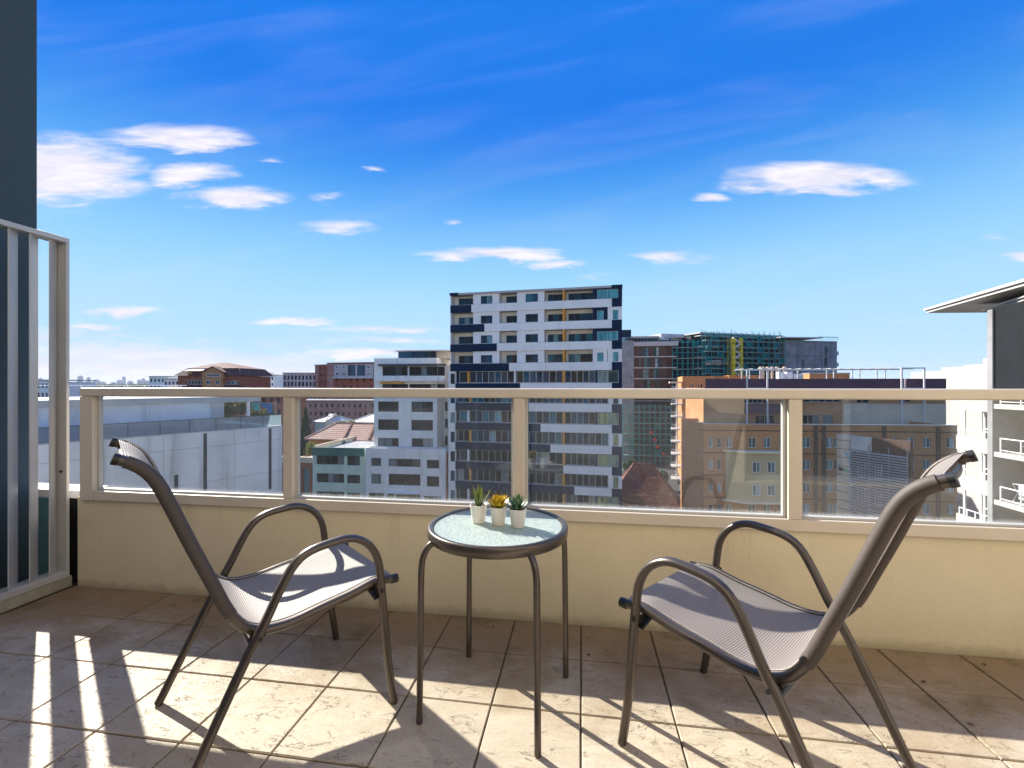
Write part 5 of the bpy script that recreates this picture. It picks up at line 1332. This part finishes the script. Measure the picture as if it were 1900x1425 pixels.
# ------------------------------------------------------------ white balcony wing at the right edge
WX = 27.0; NX = 24.3
Wg = Fac((WX, 48.0), (WX, 20.0)); Wg.n = Vector((-1, 0))
Ng = Fac((NX, 48.0), (NX, 12.0)); Ng.n = Vector((-1, 0))
wing = empty('balcony_wing', (28, 32, GZ), 'white apartment wing with stacked balconies and a wide flat roof at the right edge', 'building')
uA, uB = Wg.U(1774), Wg.U(1842)
q = MB(); Wg.box(q, uA + .1, Wg.U(1905) + 3, GZ, 1.0, -9, -1.6); q.build('body', 'concrete_light', wing)
for k in range(-1, 7):
    zt = .30 - 2.83 * k
    if k == 0:
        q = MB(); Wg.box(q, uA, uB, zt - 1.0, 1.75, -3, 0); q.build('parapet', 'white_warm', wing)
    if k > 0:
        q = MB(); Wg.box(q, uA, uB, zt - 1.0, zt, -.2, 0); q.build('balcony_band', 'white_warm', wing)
        q = MB(); Wg.box(q, uA + .05, uB, zt - 1.0, zt - .8, -1.59, -.21); q.build('floor_slab', 'soffit', wing)
        Wg.window(wing, (uA + .4, uB - .2, zt - .75, zt + 1.75), -1.5, 3, 2, 'pane_dark', 'white_metal', .09, 'balcony_door')
        q = MB()
        Wg.box(q, uA + .12, uB, zt + .42, zt + .48, -.15, -.08)
        for j in range(5): uu = uA + .14 + (uB - uA - .3) * j / 4; Wg.box(q, uu - .025, uu + .025, zt + .002, zt + .42, -.14, -.09)
        q.build('railing', 'white_metal', wing)
        for x in (1787, 1818):
            q = MB(); uu = Wg.U(x); Wg.box(q, uu - .06, uu + .06, zt + .002, zt + 1.82, -.16, -.04); q.build('post', 'white_metal', wing)
n0 = Ng.U(1850); n1 = n0 + 16
q = MB(); Ng.box(q, Ng.U(1837), Ng.U(1837) + .35, GZ, 5.6, -2.6, .15); q.build('blade_wall', 'concrete_core', wing)
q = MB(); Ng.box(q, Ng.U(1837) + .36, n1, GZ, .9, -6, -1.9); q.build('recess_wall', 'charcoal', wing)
for k in range(0, 7):
    zt = -.02 - 2.83 * k
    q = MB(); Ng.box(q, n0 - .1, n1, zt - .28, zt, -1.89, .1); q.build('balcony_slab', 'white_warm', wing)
    q = MB(); Ng.box(q, n0 + .25, n1, zt + .80, zt + .86, 0, .06)
    for j in range(12): uu = n0 + .25 + 1.25 * j; Ng.box(q, uu, uu + .05, zt + .002, zt + .80, .005, .055)
    Ng.box(q, n0 + .25, n1, zt + .12, zt + .16, .01, .05); q.build('railing', 'white_metal', wing)
    Ng.window(wing, (n0 + .3, n0 + 8.3, zt + .05, zt + 2.4), -1.8, 6, 1, 'pane_dark', 'alu_grey', .12, 'balcony_door')
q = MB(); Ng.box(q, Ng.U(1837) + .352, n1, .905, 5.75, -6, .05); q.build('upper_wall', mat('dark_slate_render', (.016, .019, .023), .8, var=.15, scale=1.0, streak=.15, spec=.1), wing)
def slab(pts, z0, z1):
    q = MB(); q.hexa([(x, y, z0) for x, y in pts] + [(x, y, z1) for x, y in pts]); return q
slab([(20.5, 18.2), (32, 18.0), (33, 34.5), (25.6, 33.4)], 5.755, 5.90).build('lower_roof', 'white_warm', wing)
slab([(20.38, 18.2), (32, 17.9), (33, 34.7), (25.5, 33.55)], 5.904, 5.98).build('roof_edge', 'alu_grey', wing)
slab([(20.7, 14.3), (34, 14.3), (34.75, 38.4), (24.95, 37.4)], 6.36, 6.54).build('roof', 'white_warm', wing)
slab([(20.55, 14.2), (34, 14.2), (34.8, 38.55), (24.85, 37.55)], 6.544, 6.70).build('roof_fascia', 'alu_grey', wing)
q = MB().box(28.5, 32, 19, 32.5, 5.985, 6.355); q.build('roof_plinth', 'charcoal', wing)
lt = Ng.P(Ng.U(1896), 1.08 + (715 - 699) * 25.2 / 844, -.3)
q = MB().lathe([(0, -.16), (.16, -.12), (.2, 0), (.16, .12), (0, .16)], 12, lt); q.build('wall_light', 'white_metal', wing)
# things on those balconies
def bal_item(px, zf, n_, label, name, F=Ng):
    p = F.P(F.U(px), zf, n_); return empty(name, p, label, name.split('_')[-1]), p
t_, p = bal_item(1874, -.02 - 2.83 * 2, -.5, 'clothes airer hung with striped towels on the lower balcony at right', 'clothes_airer')
q = MB()
for s_ in (-.45, .45):
    q.tube([p + Vector((0, s_, 0)), p + Vector((.5, s_, 1.05))], .02, 6); q.tube([p + Vector((.5, s_, 0)), p + Vector((0, s_, 1.05))], .02, 6)
for k in range(5): q.tube([p + Vector((.12 * k, -.45, 1.05)), p + Vector((.12 * k, .45, 1.05))], .012, 6)
q.build('rack', 'white_metal', t_)
for k, mm in enumerate(('concrete_light', 'blue_cloth', 'sand')):
    q = MB(); q.box(p.x - .03 + .16 * k, p.x + .0 + .16 * k, p.y - .4 + .2 * k, p.y + .05 + .2 * k, p.z + .25, p.z + 1.07); q.build('towel', mm, t_)
t_, p = bal_item(1885, -.02 - 2.83 * 1, -.7, 'pale folding chair on the middle balcony at right', 'balcony_chair')
q = MB(); q.box(p.x - .25, p.x + .25, p.y - .25, p.y + .25, p.z + .42, p.z + .47); q.build('seat', 'sand', t_)
q = MB(); q.box(p.x + .22, p.x + .27, p.y - .25, p.y + .25, p.z + .471, p.z + .95); q.build('backrest', 'sand', t_)
for sx in (-1, 1):
    for sy in (-1, 1): q = MB(); q.box(p.x + sx * .22 - .02, p.x + sx * .22 + .02, p.y + sy * .22 - .02, p.y + sy * .22 + .02, p.z, p.z + .419); q.build('leg', 'wood_dark', t_)
# long white wall stepping up behind the wing
Ff = Fac((62.0, 110.0), (62.0, 60.0)); Ff.n = Vector((-1, 0))
fw = thing_at(Ff, Ff.U(1770), 'white_building', 'bright white windowless building stepping up behind the balcony wing', 'building')
for (x0, x1, y) in ((1690, 1746.5, 689.5), (1746.5, 1790, 681), (1790, 1823.5, 676.5), (1823.5, 1850, 664)):
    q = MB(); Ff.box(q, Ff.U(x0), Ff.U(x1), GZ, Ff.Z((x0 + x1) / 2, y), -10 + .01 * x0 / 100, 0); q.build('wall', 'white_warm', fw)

# ------------------------------------------------------------ far city
rn = random.Random(11)
sky_spec = [(141, 150, 706), (150, 154.5, 697), (155, 163, 708), (163, 168.5, 700), (172, 183, 704), (183, 194, 708), (205, 214, 709), (216, 226, 705), (228, 233.5, 698.5), (236, 246, 707), (255, 262, 704.5), (262, 270, 702), (270, 277, 706), (72, 79, 701), (80, 92, 706)]
for i, (a, b, y) in enumerate(sky_spec):
    d = 4200 + (i * 37 % 9) * 120; F = Fac.px(a, d, b, d + 20); zt = F.Z(a, y)
    lab = ['far pale tower block of the city skyline on the horizon', 'slender far tower, tallest on the horizon at left of the skyline', 'low far block beside the slender tower', 'far tower with a stepped crown, left of the wide block', 'wide far block of the skyline', 'low far block right of the wide one', 'low far block in the gap of the skyline', 'mid sized far block left of the dark tower', 'dark slim far tower in the middle of the skyline', 'low far block right of the dark slim tower', 'far block at the right group of the skyline, its left end', 'tallest far block of the right skyline group', 'far block next to the blue grey flats', 'far tower seen between the slats', 'low far block seen between the slats'][i]
    t_ = thing_at(F, F.U((a + b) / 2), 'skyline_tower', lab, 'tower', 'towers of the far skyline')
    q = MB(); F.box(q, 0, F.U(b), GZ, zt - 8, -40, 0); q.build('shaft', 'skyline', t_)
    w_ = F.U(b); q = MB(); F.box(q, w_ * .2, w_ * .8, zt - 7.9, zt, -30, -6); q.build('crown', 'skyline', t_)
    if i in (1, 3): q = MB(); F.box(q, w_ * .48, w_ * .53, zt + .1, zt + 16, -14, -12); q.build('mast', 'skyline', t_)
# far wooded and built up ridge that reads as one mass
q = MB()
for k in range(5200):
    px_ = rn.uniform(40, 700); d = rn.uniform(500, 2600); p = ground_xy(px_, d); s_ = rn.uniform(2.5, 7) * (d / 1200) ** .5
    z = GZ + (d - 500) / 2100 * 24 + rn.uniform(0, 5)
    a1 = Vector((rn.gauss(0, 1), rn.gauss(0, 1), rn.gauss(0, .7))).normalized() * s_; a2 = a1.orthogonal().normalized() * s_ * .7; c = Vector((p.x, p.y, z))
    q.face([c - a1, c - a2, c + a1, c + a2])
props(q.build('far_trees', 'fol_olive'), kind='stuff')
hill = MB()
A_ = [ground_xy(-300, 480), ground_xy(900, 480), ground_xy(900, 3000), ground_xy(-300, 3000)]
hill.face([(A_[0].x, A_[0].y, GZ + .3), (A_[1].x, A_[1].y, GZ + .3), (A_[2].x, A_[2].y, GZ + 26), (A_[3].x, A_[3].y, GZ + 26)])
props(hill.build('hill', gm), kind='structure')
# street between the tower and the brick block
st = MB(); a, b, c, d = ground_xy(1120, 45), ground_xy(1275, 45), ground_xy(1255, 140), ground_xy(1160, 140)
st.face([(x.x, x.y, GZ + .02) for x in (a, b, c, d)]); props(st.build('road', 'asphalt'), kind='structure')

# ------------------------------------------------------------ the air
hz = MB().box(-8010, 8010, -8010, 8010, GZ - 1, 140)
hm = bpy.data.materials.new('pale_air'); hm.use_nodes = True; h_ = NT(hm.node_tree); h_.n.clear()
hv = h_.node('ShaderNodeVolumePrincipled'); h_.put(hv.inputs['Color'], (.86, .92, 1.0)); hv.inputs['Density'].default_value = .00006; hv.inputs['Anisotropy'].default_value = 0.0
ho = h_.node('ShaderNodeOutputMaterial'); h_.l.new(hv.outputs[0], ho.inputs['Volume'])
props(hz.build('haze', hm), kind='stuff')
